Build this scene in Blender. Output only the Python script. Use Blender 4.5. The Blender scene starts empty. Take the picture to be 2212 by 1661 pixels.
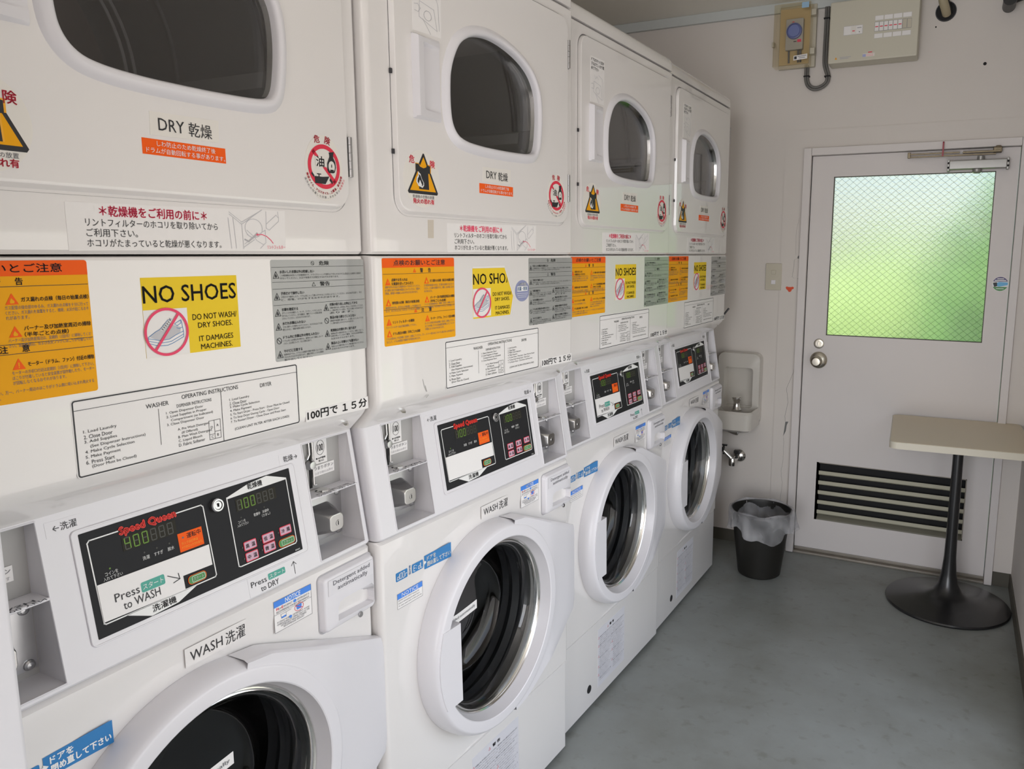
import bpy, bmesh, math, random
from math import sin, cos, pi, radians, sqrt, atan2
from mathutils import Vector, Matrix
random.seed(7)
S = bpy.context.scene
COL = S.collection
YB = 2.4046            # back wall plane
XR = 1.148             # right wall plane
ZC = 2.378             # ceiling

# ------------------------------------------------------------------ camera
FPX, PX, PY = 1657.327, 159.653, -28.106
cd = bpy.data.cameras.new('camera')
cam = bpy.data.objects.new('camera', cd); COL.objects.link(cam)
cd.sensor_width = 36.0; cd.sensor_fit = 'HORIZONTAL'
cd.lens = 36.0 * FPX / 2212.0
cd.shift_x = -PX / 2212.0; cd.shift_y = PY / 2212.0
cd.clip_start = 0.02
_a, _b, _c = radians(25.80432), radians(-8.81421), radians(0.26516)
_f = Vector((-sin(_a)*cos(_b), cos(_a)*cos(_b), sin(_b)))
_r = Vector((cos(_a), sin(_a), 0)); _u = _r.cross(_f)
_r2 = _r*cos(_c) + _u*sin(_c); _u2 = -_r*sin(_c) + _u*cos(_c)
cam.matrix_world = Matrix(((_r2.x, _u2.x, -_f.x, 0.875218), (_r2.y, _u2.y, -_f.y, -1.021664), (_r2.z, _u2.z, -_f.z, 1.346184), (0, 0, 0, 1)))
S.camera = cam

# ------------------------------------------------------------------ world, daylight, exposure
S.view_settings.view_transform = 'Standard'
S.view_settings.look = 'None'
S.view_settings.gamma = 1.0
S.view_settings.use_curve_mapping = False
S.view_settings.exposure = 0.15
S.cycles.use_denoising = True
S.cycles.max_bounces = 12
S.cycles.transparent_max_bounces = 24
S.cycles.caustics_reflective = False
W = bpy.data.worlds.new('sky'); S.world = W; W.use_nodes = True
nt = W.node_tree; nt.nodes.clear()
sky = nt.nodes.new('ShaderNodeTexSky'); sky.sky_type = 'NISHITA'; sky.sun_disc = False
sky.sun_elevation = radians(52); sky.sun_rotation = radians(250)
bg = nt.nodes.new('ShaderNodeBackground'); bg.inputs[1].default_value = 0.20
out = nt.nodes.new('ShaderNodeOutputWorld')
nt.links.new(sky.outputs[0], bg.inputs[0]); nt.links.new(bg.outputs[0], out.inputs[0])

def area_light(name, loc, rot, sx, sy, power, col):
    l = bpy.data.lights.new(name, 'AREA'); l.shape = 'RECTANGLE'; l.size = sx; l.size_y = sy
    l.energy = power; l.color = col
    o = bpy.data.objects.new(name, l); COL.objects.link(o); o.location = loc; o.rotation_euler = rot
    return o
sun_d = bpy.data.lights.new('sun', 'SUN'); sun_d.energy = 5.6; sun_d.angle = radians(1.0); sun_d.color = (1, .96, .88)
sun = bpy.data.objects.new('sun', sun_d); COL.objects.link(sun)
sun.rotation_euler = Vector((0.62, 0.12, -0.78)).to_track_quat('-Z', 'Y').to_euler()
# daylight falling in through the open entrance behind the camera and an unseen side window placed and sized to brighten the fronts
area_light('daylight_entrance', (0.20, -2.98, 1.10), (radians(90), 0, 0), 1.7, 2.15, 73, (.965, .955, .985))
area_light('side_window_fill', (1.19, .34, .76), (radians(90), 0, radians(90)), 1.85, 1.26, 9.6, (1.0, .955, .925))

# ------------------------------------------------------------------ materials
MATS = {}
def mat(name, col, rough=.5, metal=0.0, coat=0.0, coat_r=.04, noise=0.0, nscale=8.0, bump=0.0, bscale=60.0, spec=.5, emit=None, estr=0.0):
    if name in MATS: return MATS[name]
    m = bpy.data.materials.new(name); m.use_nodes = True
    n = m.node_tree; b = n.nodes['Principled BSDF']
    c4 = (col[0], col[1], col[2], 1)
    b.inputs['Base Color'].default_value = c4
    b.inputs['Roughness'].default_value = rough
    b.inputs['Metallic'].default_value = metal
    b.inputs['Coat Weight'].default_value = coat
    b.inputs['Coat Roughness'].default_value = coat_r
    b.inputs['Specular IOR Level'].default_value = spec
    if emit:
        b.inputs['Emission Color'].default_value = (emit[0], emit[1], emit[2], 1); b.inputs['Emission Strength'].default_value = estr
    tc = n.nodes.new('ShaderNodeTexCoord')
    if noise:
        t = n.nodes.new('ShaderNodeTexNoise'); t.inputs['Scale'].default_value = nscale; t.inputs['Detail'].default_value = 5
        r = n.nodes.new('ShaderNodeMix'); r.data_type = 'RGBA'
        r.inputs[6].default_value = tuple(max(0, v*(1-noise)) for v in col)+(1,)
        r.inputs[7].default_value = tuple(min(1, v*(1+noise)) for v in col)+(1,)
        n.links.new(tc.outputs['Object'], t.inputs['Vector']); n.links.new(t.outputs[0], r.inputs[0]); n.links.new(r.outputs[2], b.inputs['Base Color'])
    if bump:
        t2 = n.nodes.new('ShaderNodeTexNoise'); t2.inputs['Scale'].default_value = bscale; t2.inputs['Detail'].default_value = 3
        bp = n.nodes.new('ShaderNodeBump'); bp.inputs['Strength'].default_value = bump; bp.inputs['Distance'].default_value = .002
        n.links.new(tc.outputs['Object'], t2.inputs['Vector']); n.links.new(t2.outputs[0], bp.inputs['Height']); n.links.new(bp.outputs[0], b.inputs['Normal'])
    MATS[name] = m
    return m
def clear_glass(name, tint, gloss_col=(1, 1, 1), rough=0.0, ior=1.5):
    m = bpy.data.materials.new(name); m.use_nodes = True; n = m.node_tree; n.nodes.clear()
    t = n.nodes.new('ShaderNodeBsdfTransparent'); t.inputs[0].default_value = tint+(1,)
    g = n.nodes.new('ShaderNodeBsdfGlossy'); g.inputs['Roughness'].default_value = rough; g.inputs[0].default_value = gloss_col+(1,)
    fr = n.nodes.new('ShaderNodeFresnel'); ge = n.nodes.new('ShaderNodeNewGeometry'); mr = n.nodes.new('ShaderNodeMapRange')
    mr.inputs[3].default_value = ior; mr.inputs[4].default_value = 1/ior   # the same reflectance on both sides of the thin pane
    n.links.new(ge.outputs['Backfacing'], mr.inputs[0]); n.links.new(mr.outputs[0], fr.inputs[0])
    mx = n.nodes.new('ShaderNodeMixShader'); o = n.nodes.new('ShaderNodeOutputMaterial')
    n.links.new(fr.outputs[0], mx.inputs[0]); n.links.new(t.outputs[0], mx.inputs[1]); n.links.new(g.outputs[0], mx.inputs[2]); n.links.new(mx.outputs[0], o.inputs[0])
    MATS[name] = m
    return m
ENAMEL = mat('white_enamel', (.82, .795, .78), .34, coat=.95, coat_r=.03, noise=.012, nscale=3)
PLASTIC = mat('white_plastic', (.76, .745, .775), .32, coat=.15, coat_r=.1)
SHADOWGAP = mat('gap_shade_grey', (.10, .10, .11), .7)  # flat dark grey standing for the shade inside narrow gaps
CHROME = mat('chrome', (.78, .77, .75), .12, 1.0)
STEEL = mat('brushed_steel', (.52, .52, .53), .28, 1.0, noise=.1, nscale=20)
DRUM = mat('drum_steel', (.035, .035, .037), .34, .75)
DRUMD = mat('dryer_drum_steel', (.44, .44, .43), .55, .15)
RUBBER = mat('dark_rubber', (.035, .035, .04), .45)
BLACKIN = mat('dark_cavity', (.012, .012, .013), .8)
GREYP = mat('grey_coin_plate', (.42, .41, .40), .55)
INK = mat('black_ink', (.018, .018, .022), .5)
INKG = mat('grey_ink', (.13, .13, .15), .5)
INKL = mat('pale_grey_ink', (.45, .44, .46), .6)
RED = mat('red_ink', (.75, .03, .07), .5)
PINK = mat('pink_red_ink', (.84, .08, .17), .6, spec=.2)
ORANGE = mat('orange_ink', (.93, .12, .01), .6, spec=.2)
AMBER = mat('amber_sheet', (.88, .40, .008), .6, spec=.2)
AMBER2 = mat('amber_ink', (.90, .42, .02), .5)
YELLOW = mat('yellow_paper', (.87, .62, .035), .7, spec=.2)
PAPER = mat('white_paper', (.86, .84, .83), .6)
CREAM = mat('cream_label', (.80, .77, .72), .6)
WHITEINK = mat('white_ink', (.85, .85, .84), .5)
GREYSHEET = mat('grey_sheet', (.34, .35, .34), .45, coat=1.0, coat_r=.03)
BLUE = mat('blue_ink', (.02, .20, .50), .45)
BLUE2 = mat('bright_blue_ink', (.06, .25, .80), .45)
PANELBLK = mat('panel_black', (.012, .012, .014), .55, spec=.25)
GREENB = mat('green_button', (.06, .27, .07), .45)
TEAL = mat('teal_ink', (.07, .38, .30), .5)
PINKBTN = mat('pink_button', (.62, .40, .50), .5)
LEDG = mat('led_green', (.09, .19, .015), .5, emit=(.28, .55, .03), estr=.09)
LEDOFF = mat('led_off', (.035, .033, .025), .4)
LEDBG = mat('led_window', (.026, .024, .017), .6, spec=.2)
SHADEG = mat('drawing_grey', (.55, .55, .58), .6)
TAPE = mat('old_tape', (.62, .56, .48), .6)
SILVERB = mat('silver_blue', (.35, .38, .62), .35, .3)
DWASHGLASS = clear_glass('washer_glass', (.70, .72, .72), ior=1.5)
DDRYGLASS = clear_glass('dryer_glass', (.86, .86, .86), ior=1.5)

# ------------------------------------------------------------------ mesh helpers
def finish(bm, name, mats, parent=None, smooth=False, angle=35):
    bmesh.ops.recalc_face_normals(bm, faces=bm.faces[:]) if smooth != 'keep' else None
    me = bpy.data.meshes.new(name)
    bm.to_mesh(me); bm.free()
    for m in mats: me.materials.append(m)
    if smooth:
        for p in me.polygons: p.use_smooth = True
        try: me.set_sharp_from_angle(angle=radians(angle))
        except Exception: pass
    o = link(me, name, parent)
    if smooth:
        w = o.modifiers.new('face_normals', 'WEIGHTED_NORMAL'); w.weight = 100; w.keep_sharp = True
    return o
def link(me, name, parent=None):
    o = bpy.data.objects.new(name, me); COL.objects.link(o)
    if parent: o.parent = parent
    return o
def add_box(bm, x0, x1, y0, y1, z0, z1, mi=0, bev=0.0, seg=2, edges=None):
    vs = [bm.verts.new(p) for p in ((x0,y0,z0),(x1,y0,z0),(x1,y1,z0),(x0,y1,z0),(x0,y0,z1),(x1,y0,z1),(x1,y1,z1),(x0,y1,z1))]
    fs = [bm.faces.new([vs[i] for i in q]) for q in ((0,3,2,1),(4,5,6,7),(0,1,5,4),(1,2,6,5),(2,3,7,6),(3,0,4,7))]
    for f in fs: f.material_index = mi
    if bev:
        es = list({e for f in fs for e in f.edges})
        if edges: es = [e for e in es if edges(e)]
        r = bmesh.ops.bevel(bm, geom=es, offset=bev, segments=seg, affect='EDGES', profile=.5)
        for f in r['faces']: f.material_index = mi
    return vs
def box_obj(name, x0, x1, y0, y1, z0, z1, m, parent=None, bev=0.0, seg=2):
    bm = bmesh.new(); add_box(bm, x0, x1, y0, y1, z0, z1, 0, bev, seg)
    return finish(bm, name, [m], parent, smooth=bool(bev))
def add_prism(bm, poly, fn, d0, d1, mi=0, cap0=True):
    """poly: 2-D outline; fn(a,b,d) -> 3-D"""
    lo = [bm.verts.new(fn(a, b, d0)) for a, b in poly]; hi = [bm.verts.new(fn(a, b, d1)) for a, b in poly]
    n = len(poly); fs = [bm.faces.new(hi)]
    if cap0: fs.append(bm.faces.new(lo[::-1]))
    for i in range(n): fs.append(bm.faces.new((lo[i], lo[(i+1) % n], hi[(i+1) % n], hi[i])))
    for f in fs: f.material_index = mi
    return lo, hi
def add_lathe(bm, prof, fn, n=64, mi=0, a0=0, a1=2*pi, cap=False):
    """prof: (radius, depth); fn(cos*r, sin*r, depth)"""
    full = abs(a1-a0-2*pi) < 1e-6
    rows = []
    for r, d in prof:
        if r < 1e-6: rows.append([bm.verts.new(fn(0, 0, d))]); continue
        rows.append([bm.verts.new(fn(r*cos(a0+(a1-a0)*i/n), r*sin(a0+(a1-a0)*i/n), d)) for i in range(n if full else n+1)])
    mlist = mi if isinstance(mi, (list, tuple)) else [mi]*(len(prof)-1)
    for k in range(len(rows)-1):
        A, B = rows[k], rows[k+1]
        m = max(len(A), len(B)); cnt = m if full else m-1
        for i in range(cnt):
            j = (i+1) % m
            q = []
            for v in ((A[i], A[j]) if len(A) > 1 else (A[0],)): q.append(v)
            for v in ((B[j], B[i]) if len(B) > 1 else (B[0],)): q.append(v)
            try: f = bm.faces.new(q); f.material_index = mlist[k]
            except ValueError: pass
def add_tube(bm, pts, r, n=10, mi=0, caps=True):
    pts = [Vector(p) for p in pts]; rows = []
    t0 = (pts[1]-pts[0]).normalized()
    up = Vector((0, 0, 1)) if abs(t0.z) < .9 else Vector((1, 0, 0))
    s = t0.cross(up).normalized()
    for i, p in enumerate(pts):
        t = (pts[min(i+1, len(pts)-1)] - pts[max(i-1, 0)]).normalized()
        s = (s - t*s.dot(t)).normalized(); q = t.cross(s)
        rr = r[i] if isinstance(r, (list, tuple)) else r
        rows.append([bm.verts.new(p + s*(rr*cos(2*pi*k/n)) + q*(rr*sin(2*pi*k/n))) for k in range(n)])
    for a, b in zip(rows, rows[1:]):
        for k in range(n):
            f = bm.faces.new((a[k], a[(k+1) % n], b[(k+1) % n], b[k])); f.material_index = mi
    if caps:
        bm.faces.new(rows[0][::-1]).material_index = mi; bm.faces.new(rows[-1]).material_index = mi
def rrect(a0, a1, b0, b1, r, n=6):
    pts = []
    for cx, cy, s in ((a1-r, b1-r, 0), (a0+r, b1-r, 90), (a0+r, b0+r, 180), (a1-r, b0+r, 270)):
        for i in range(n+1):
            t = radians(s+90*i/n); pts.append((cx+r*cos(t), cy+r*sin(t)))
    return pts
def circle(cx, cy, r, n=32, ry=None):
    ry = ry or r
    return [(cx+r*cos(2*pi*i/n), cy+ry*sin(2*pi*i/n)) for i in range(n)]
def ray_poly(poly, c, t):
    dx, dy = cos(t), sin(t); best = None
    for i in range(len(poly)):
        x1, y1 = poly[i][0]-c[0], poly[i][1]-c[1]; x2, y2 = poly[(i+1) % len(poly)][0]-c[0], poly[(i+1) % len(poly)][1]-c[1]
        ex, ey = x2-x1, y2-y1; den = dx*ey-dy*ex
        if abs(den) < 1e-12: continue
        s = (x1*ey-y1*ex)/den; q = (x1*dy-y1*dx)/den
        if s > 0 and -1e-4 <= q <= 1+1e-4 and (best is None or s > best): best = s
    return best
def loops(polys, c, n=120):
    """resample star-shaped outlines around c on common angles"""
    an = {round(2*pi*i/n, 5) for i in range(n)}
    for p in polys:
        if len(p) <= 60:
            for a, b in p: an.add(round(atan2(b-c[1], a-c[0]) % (2*pi), 5))
    an = sorted(an)
    keep = [an[0]]
    for t in an[1:]:
        if t-keep[-1] > 1e-3: keep.append(t)
    return [[(c[0]+ray_poly(p, c, t)*cos(t), c[1]+ray_poly(p, c, t)*sin(t)) for t in keep] for p in polys]
def skin(bm, rows, mi=0, closed=True):
    """rows of 3-D points joined by quads"""
    R = [[bm.verts.new(p) for p in row] for row in rows]
    for k, (a, b) in enumerate(zip(R, R[1:])):
        n = len(a)
        for i in range(n if closed else n-1):
            f = bm.faces.new((a[i], a[(i+1) % n], b[(i+1) % n], b[i])); f.material_index = mi[k] if isinstance(mi, (list, tuple)) else mi
    return R
def offset_loop(pts, d):
    n = len(pts); o = []
    for i in range(n):
        ax, ay = pts[i-1]; bx, by = pts[(i+1) % n]
        tx, ty = bx-ax, by-ay; l = sqrt(tx*tx+ty*ty) or 1
        o.append((pts[i][0]+ty/l*d, pts[i][1]-tx/l*d))   # outward for counter-clockwise outlines
    return o
def smooth_closed(pts, sub=6):
    n = len(pts); o = []
    for i in range(n):
        p0, p1, p2, p3 = pts[i-1], pts[i], pts[(i+1) % n], pts[(i+2) % n]
        for k in range(sub):
            t = k/sub; t2 = t*t; t3 = t2*t
            o.append(tuple(.5*((2*p1[j])+(-p0[j]+p2[j])*t+(2*p0[j]-5*p1[j]+4*p2[j]-p3[j])*t2+(-p0[j]+3*p1[j]-3*p2[j]+p3[j])*t3) for j in (0, 1)))
    return o
def tag(o, label, cat, group=None):
    o['label'] = label; o['category'] = cat
    if group: o['group'] = group
    return o
def empty(name, loc, rz=0.0):
    o = bpy.data.objects.new(name, None); COL.objects.link(o); o.location = loc; o.rotation_euler = (0, 0, rz); o.empty_display_size = .05
    return o
def struct(o):
    o['kind'] = 'structure'; return o

# ------------------------------------------------------------------ lettering
_tc = bpy.data.curves.new('lettering', 'FONT'); _tc.size = 1.0
_to = bpy.data.objects.new('lettering', _tc); COL.objects.link(_to)
_tcache = {}
def glyphs(body, bold=0.0, shear=0.0, res=2):
    bold = 0.0
    k = (body, bold, shear, res)
    if k not in _tcache:
        _tc.body = body; _tc.offset = bold; _tc.shear = shear; _tc.resolution_u = res
        bpy.context.view_layer.update()
        ev = _to.evaluated_get(bpy.context.evaluated_depsgraph_get()); me = ev.to_mesh()
        v = [(p.co.x, p.co.y) for p in me.vertices]; f = [tuple(p.vertices) for p in me.polygons]
        ev.to_mesh_clear()
        if v: bb = (min(a for a, b in v), max(a for a, b in v), min(b for a, b in v), max(b for a, b in v))
        else: bb = (0, 1, 0, 1)
        _tcache[k] = (v, f, bb)
    return _tcache[k]
class Sheet:
    """flat printed thing in (u, z); layers are printed one over the other"""
    STEP = .00018
    def __init__(s): s.bm = bmesh.new(); s.mats = []; s.pieces = []
    def mi(s, m):
        if m not in s.mats: s.mats.append(m)
        return s.mats.index(m)
    def poly(s, pts, m, layer=1): s.pieces.append(('p', pts, s.mi(m), layer)); return s
    def base(s, pts, m): s.pieces.append(('b', pts, s.mi(m), 0)); return s
    def rect(s, a0, a1, b0, b1, m, layer=1): return s.poly([(a0, b0), (a1, b0), (a1, b1), (a0, b1)], m, layer)
    def line(s, pts, w, m, layer=2, closed=False):
        n = len(pts)
        for i in range(n if closed else n-1):
            (x1, y1), (x2, y2) = pts[i], pts[(i+1) % n]
            l = sqrt((x2-x1)**2+(y2-y1)**2)
            if l < 1e-9: continue
            ex, ey = (x2-x1)/l*w/2, (y2-y1)/l*w/2
            s.poly([(x1-ex+ey, y1-ey-ex), (x2+ex+ey, y2+ey-ex), (x2+ex-ey, y2+ey+ex), (x1-ex-ey, y1-ey+ex)], m, layer)
        return s
    def ring(s, cx, cy, r, w, m, layer=2, n=40, ry=None, a0=0, a1=2*pi):
        ry = ry or r
        for i in range(n):
            t, t2 = a0+(a1-a0)*i/n, a0+(a1-a0)*(i+1)/n
            s.poly([(cx+r*cos(t), cy+ry*sin(t)), (cx+r*cos(t2), cy+ry*sin(t2)), (cx+(r-w)*cos(t2), cy+(ry-w)*sin(t2)), (cx+(r-w)*cos(t), cy+(ry-w)*sin(t))], m, layer)
        return s
    def text(s, body, a, b, h, m, w=None, layer=3, align='l', bold=0.0, shear=0.0, rot=0.0, clip=None, ref=None):
        """h: height of the letters' box (of ref, when given); b: bottom of that box"""
        v, f, bb = glyphs(body, bold, shear)
        rb = glyphs(ref, bold, shear)[2] if ref else bb
        sc = h/max(1e-6, rb[3]-rb[2]); sx = sc if w is None else w/max(1e-6, bb[1]-bb[0])
        W_ = (bb[1]-bb[0])*sx
        if align == 'c': a -= W_/2
        elif align == 'r': a -= W_
        P = []
        for x, y in v:
            px, py = (x-bb[0])*sx, (y-rb[2])*sc
            if rot: px, py = px*cos(rot)-py*sin(rot), px*sin(rot)+py*cos(rot)
            P.append((a+px, b+py))
        fs = f
        if clip:
            fs = [q for q in f if all(clip(*P[i]) for i in q)]
        s.pieces.append(('t', (P, fs), s.mi(m), layer))
        if bold > 0:
            q = bold*h*.9
            for dx, dy in ((q, 0), (-q, 0), (0, q), (0, -q)): s.pieces.append(('t', ([(x+dx, y+dy) for x, y in P], fs), s.mi(m), layer))
        return s
    def build(s, name, parent, fn):
        """fn(u, z, d) -> 3-D, d = height over the surface"""
        for kind, g, mi, lay in s.pieces:
            d = .0004 + s.STEP*lay
            if kind == 'b':
                add_prism(s.bm, g, fn, 0.0, d, mi, cap0=False)
            elif kind == 'p':
                f = s.bm.faces.new([s.bm.verts.new(fn(a, b, d)) for a, b in g]); f.material_index = mi
            else:
                P, fs = g; V = [s.bm.verts.new(fn(a, b, d)) for a, b in P]
                for q in fs:
                    try: s.bm.faces.new([V[i] for i in q]).material_index = mi
                    except ValueError: pass
        me = bpy.data.meshes.new(name); s.bm.to_mesh(me); s.bm.free()
        for m in s.mats: me.materials.append(m)
        return link(me, name, parent)
def flat(x0): return lambda a, b, d: (x0+d, a, b)
def on_wall(y0): return lambda a, b, d: (a, y0-d, b)
CK = .162
def con_x(z): return -.042+(1.034-z)*CK
_cn = 1/sqrt(1+CK*CK)
def console(d0=0.0): return lambda a, b, d: (con_x(b)+(d0+d)*_cn, a, b+(d0+d)*CK*_cn)
SEG = {'0': 'abcdef', '1': 'bc', '4': 'fgbc', 'd': 'bcdeg', 'o': 'cdeg', 'r': 'eg', 'E': 'adefg', 'L': 'def', '8': 'abcdefg', 'O': 'abcdef'}
def seven(sh, ch, a, b, w, h, m, t, layer=3, slant=.0):
    A = {'a': ((0, h), (w, h)), 'b': ((w, h), (w, h/2)), 'c': ((w, h/2), (w, 0)), 'd': ((0, 0), (w, 0)), 'e': ((0, 0), (0, h/2)), 'f': ((0, h/2), (0, h)), 'g': ((0, h/2), (w, h/2))}
    for k in SEG.get(ch, ''):
        (x1, y1), (x2, y2) = A[k]
        g = t*.6; l = sqrt((x2-x1)**2+(y2-y1)**2); ex, ey = (x2-x1)/l*g, (y2-y1)/l*g
        sh.line([(a+x1+ex+slant*y1, b+y1+ey), (a+x2-ex+slant*y2, b+y2-ey)], t, m, layer)

# ------------------------------------------------------------------ stacked washer-dryers
U1 = .678; BACK = -.68
DC = (.345, 1.655)          # dryer window centre
WC = (.322, .536)           # washer door centre
WIN = [(.197,1.6508),(.197,1.6114),(.2023,1.5828),(.2178,1.5645),(.245,1.5562),(.2906,1.5525),(.3446,1.5518),(.4083,1.5528),(.469,1.5565),(.4902,1.567),(.4991,1.6024),(.5018,1.6474),(.4953,1.6865),(.4716,1.7185),(.4316,1.7402),(.3806,1.754),(.332,1.7594),(.291,1.7560),(.257,1.7458),(.2291,1.7280),(.2122,1.7045),(.2007,1.6765)]
def hull(bm, prof, u0, u1, r0=0.0, r1=0.0, mi=0, caps=(True, True), back=BACK):
    sec = []
    N = 5
    if r0: sec += [(u0+r0*(1-cos(t)), r0*(1-sin(t))) for t in (i*pi/2/N for i in range(N+1))]
    else: sec.append((u0, 0))
    if r1: sec += [(u1-r1*(1-cos(t)), r1*(1-sin(t))) for t in (pi/2-i*pi/2/N for i in range(N+1))]
    else: sec.append((u1, 0))
    rows = []
    for u, dx in sec:
        ub = u+.018 if (r0 and u < u0+r0*1.01) else (u-.018 if (r1 and u > u1-r1*1.01) else u)
        rows.append([bm.verts.new((back, ub, prof[0][1]))]+[bm.verts.new((x-dx, u, z)) for x, z in prof]+[bm.verts.new((back, ub, prof[-1][1]))])
    for a, b in zip(rows, rows[1:]):
        for i in range(len(a)-1): bm.faces.new((a[i], b[i], b[i+1], a[i+1])).material_index = mi
    if caps[0]: bm.faces.new(rows[0]).material_index = mi
    if caps[1]: bm.faces.new(rows[-1][::-1]).material_index = mi
KEEP = {}
def snapshot(o): return (o, [snapshot(c) for c in o.children])
def shared(key, parent, build):
    """one mesh per kind of part; every machine gets its own objects"""
    if key in KEEP:
        def cp(t, par):
            c = t[0].copy(); COL.objects.link(c); c.parent = par
            for ch in t[1]: cp(ch, c)
            return c
        return cp(KEEP[key], parent)
    o = build(parent); KEEP[key] = snapshot(o); return o

def b_dryer_cabinet(par):
    bm = bmesh.new()
    z0, z1 = 1.3415, 1.905
    R = .012
    full = [(-.004, z1), (0, z1-.004), (0, z0+.005), (-.006, z0)]
    hull(bm, full, -.003, .075, R, 0, caps=(True, False)); hull(bm, full, .615, U1, 0, R, caps=(False, True))
    hull(bm, [(-.004, z1), (0, z1-.004), (0, 1.80), (-.03, 1.80)], .075, .615, caps=(False, False))
    hull(bm, [(-.03, 1.52), (0, 1.52), (0, z0+.005), (-.006, z0)], .075, .615, caps=(False, False))
    return finish(bm, 'dryer_cabinet', [ENAMEL], par, True)
def b_top_cover(par):
    bm = bmesh.new()
    p = [(-.045, 1.951), (-.02, 1.9505), (-.009, 1.946), (-.003, 1.937), (-.001, 1.925), (-.001, 1.909)]
    hull(bm, p, -.003, U1, .012, .012)
    add_box(bm, BACK, -.012, .004, U1-.006, 1.9045, 1.9095, 1)  # dark strip standing for the shaded joint below the lid
    return finish(bm, 'top_cover', [ENAMEL, SHADOWGAP], par, True)
def b_dryer_door(par):
    bm = bmesh.new()
    o0 = rrect(.053, .641, 1.4080, 1.879, .034, 7); o1 = rrect(.057, .638, 1.4165, 1.876, .028, 7); o2 = rrect(.0580, .637, 1.4180, 1.8750, .027, 7)
    w = smooth_closed(WIN, 5); w1 = offset_loop(w, .0175)
    o3 = rrect(.0605, .6345, 1.4205, 1.8725, .0255, 7)
    L = loops([o0, o1, o2, o3, w1, w], DC, 140)
    skin(bm, [[(-.006, a, b) for a, b in L[0]], [(.0082, a, b) for a, b in L[1]], [(.009, a, b) for a, b in L[2]], [(.009, a, b) for a, b in L[3]], [(.009, a, b) for a, b in L[4]], [(-.004, a, b) for a, b in L[5]]])
    # shade of the gap round the door, drawn as a flat dark strip
    g = rrect(.0520, .6422, 1.4078, 1.8808, .035, 7)
    gl = loops([g, o0], DC, 100)
    skin(bm, [[(.0007, a, b) for a, b in gl[0]], [(.0007, a, b) for a, b in gl[1]]], 1)
    d = finish(bm, 'dryer_door', [ENAMEL, SHADOWGAP], par, True, 30)
    for z in (1.516, 1.6475): box_obj('door_bumper', .0002, .004, .0505, .0545, z-.004, z+.004, RUBBER, d)
    # raised bezel
    bm = bmesh.new(); offs = [(.020, .0088), (.0165, .0125), (.011, .0172), (.0055, .0178), (.002, .016), (.0, .011), (-.0005, .003), (-.001, -.007)]
    rows = [[(x, a, b) for a, b in offset_loop(w, dd)] for dd, x in offs]
    skin(bm, rows, [0, 0, 0, 0, 0, 0, 1])
    finish(bm, 'window_bezel', [PLASTIC, CHROME], d, True, 50)
    bm = bmesh.new(); add_prism(bm, offset_loop(w, -.0005), lambda a, b, dd: (dd, a, b), -.010, -.006)
    finish(bm, 'window_glass', [DDRYGLASS], d)
    # recessed grip
    bm = bmesh.new()
    us = [.0985, .1005, .1025, .106, .112, .1155, .1175, .1190, .1205, .1215, .124, .128, .132, .138, .146, .154, .162, .168, .1705, .172]
    zs = [1.577, 1.5785, 1.581, 1.585, 1.590, 1.5925, 1.5945, 1.597, 1.602, 1.62, 1.65, 1.685, 1.697, 1.702, 1.7045, 1.7065, 1.709, 1.7135, 1.7165, 1.719]
    def gx(u, z):
        e = min(u-.0985, z-1.577, 1.719-z)
        top = .009+(.0135*(1-max(0, u-.105)/.067*.80))*min(1, max(0, e)/.004)
        c = max(0, (.137-u)/.02) if u < .137 else 0
        zl, zh = 1.5925+.006*c*c, 1.7065-.002*c*c
        if u > .1175 and zl < z < zh:
            f = min(1, (u-.1175)/.004, (z-zl)/.004, (zh-z)/.004); return top*(1-f)+f*(.0094+.001*max(0, (u-.128)/.044))
        return top
    rows = [[bm.verts.new((gx(u, z), u, z+(u-.0985)*.02)) for u in us] for z in zs]
    for a, b in zip(rows, rows[1:]):
        for i in range(len(us)-1): bm.faces.new((a[i], a[i+1], b[i+1], b[i]))
    finish(bm, 'door_grip', [PLASTIC], d, True, 40)
    for z0, z1 in ((1.4655, 1.5287), (1.7693, 1.832)):
        bm = bmesh.new(); n = 5; h = (z1-z0)/n
        for i in range(n):
            add_lathe(bm, [(.0001, z0+i*h), (.0042, z0+i*h), (.0042, z0+(i+1)*h-.0007), (.0001, z0+(i+1)*h-.0007)], lambda a, b, q: (.006+a, .6462+b, q), 14)
        add_box(bm, .0005, .0022, .6435, .655, z0, z1)
        finish(bm, 'hinge', [STEEL], d, True)
    F = flat(.009)
    s = Sheet(); cu, cz = .1165, 1.4745
    s.base(circle(cu, cz, .0485, 40, .050), CREAM)
    s.poly([(cu+.0036, 1.519), (cu-.0385, 1.4515), (cu-.036, 1.448), (cu+.0405, 1.448), (cu+.043, 1.4515), (cu+.0066, 1.519)], INK, 1)
    s.poly([(cu+.005, 1.513), (cu-.0325, 1.4535), (cu+.037, 1.4535)], AMBER, 2)
    sh = [(-.017, 1.500), (-.009, 1.500), (-.005, 1.4955), (.004, 1.4935), (.011, 1.4955), (.014, 1.500), (.022, 1.498), (.022, 1.485), (.0165, 1.485), (.018, 1.4565), (-.009, 1.4565), (-.009, 1.487), (-.017, 1.487)]
    s.poly([(cu+a*1.06+.001, 1.4565+(b-1.4565)*1.03) for a, b in sh], AMBER2, 3); s.poly([(cu+a, b) for a, b in sh], INK, 4)
    fl = [(0, 1.459), (-.011, 1.462), (-.0165, 1.469), (-.015, 1.476), (-.011, 1.481), (-.0115, 1.487), (-.005, 1.483), (-.001, 1.474), (.004, 1.468), (.004, 1.463)]
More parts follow.
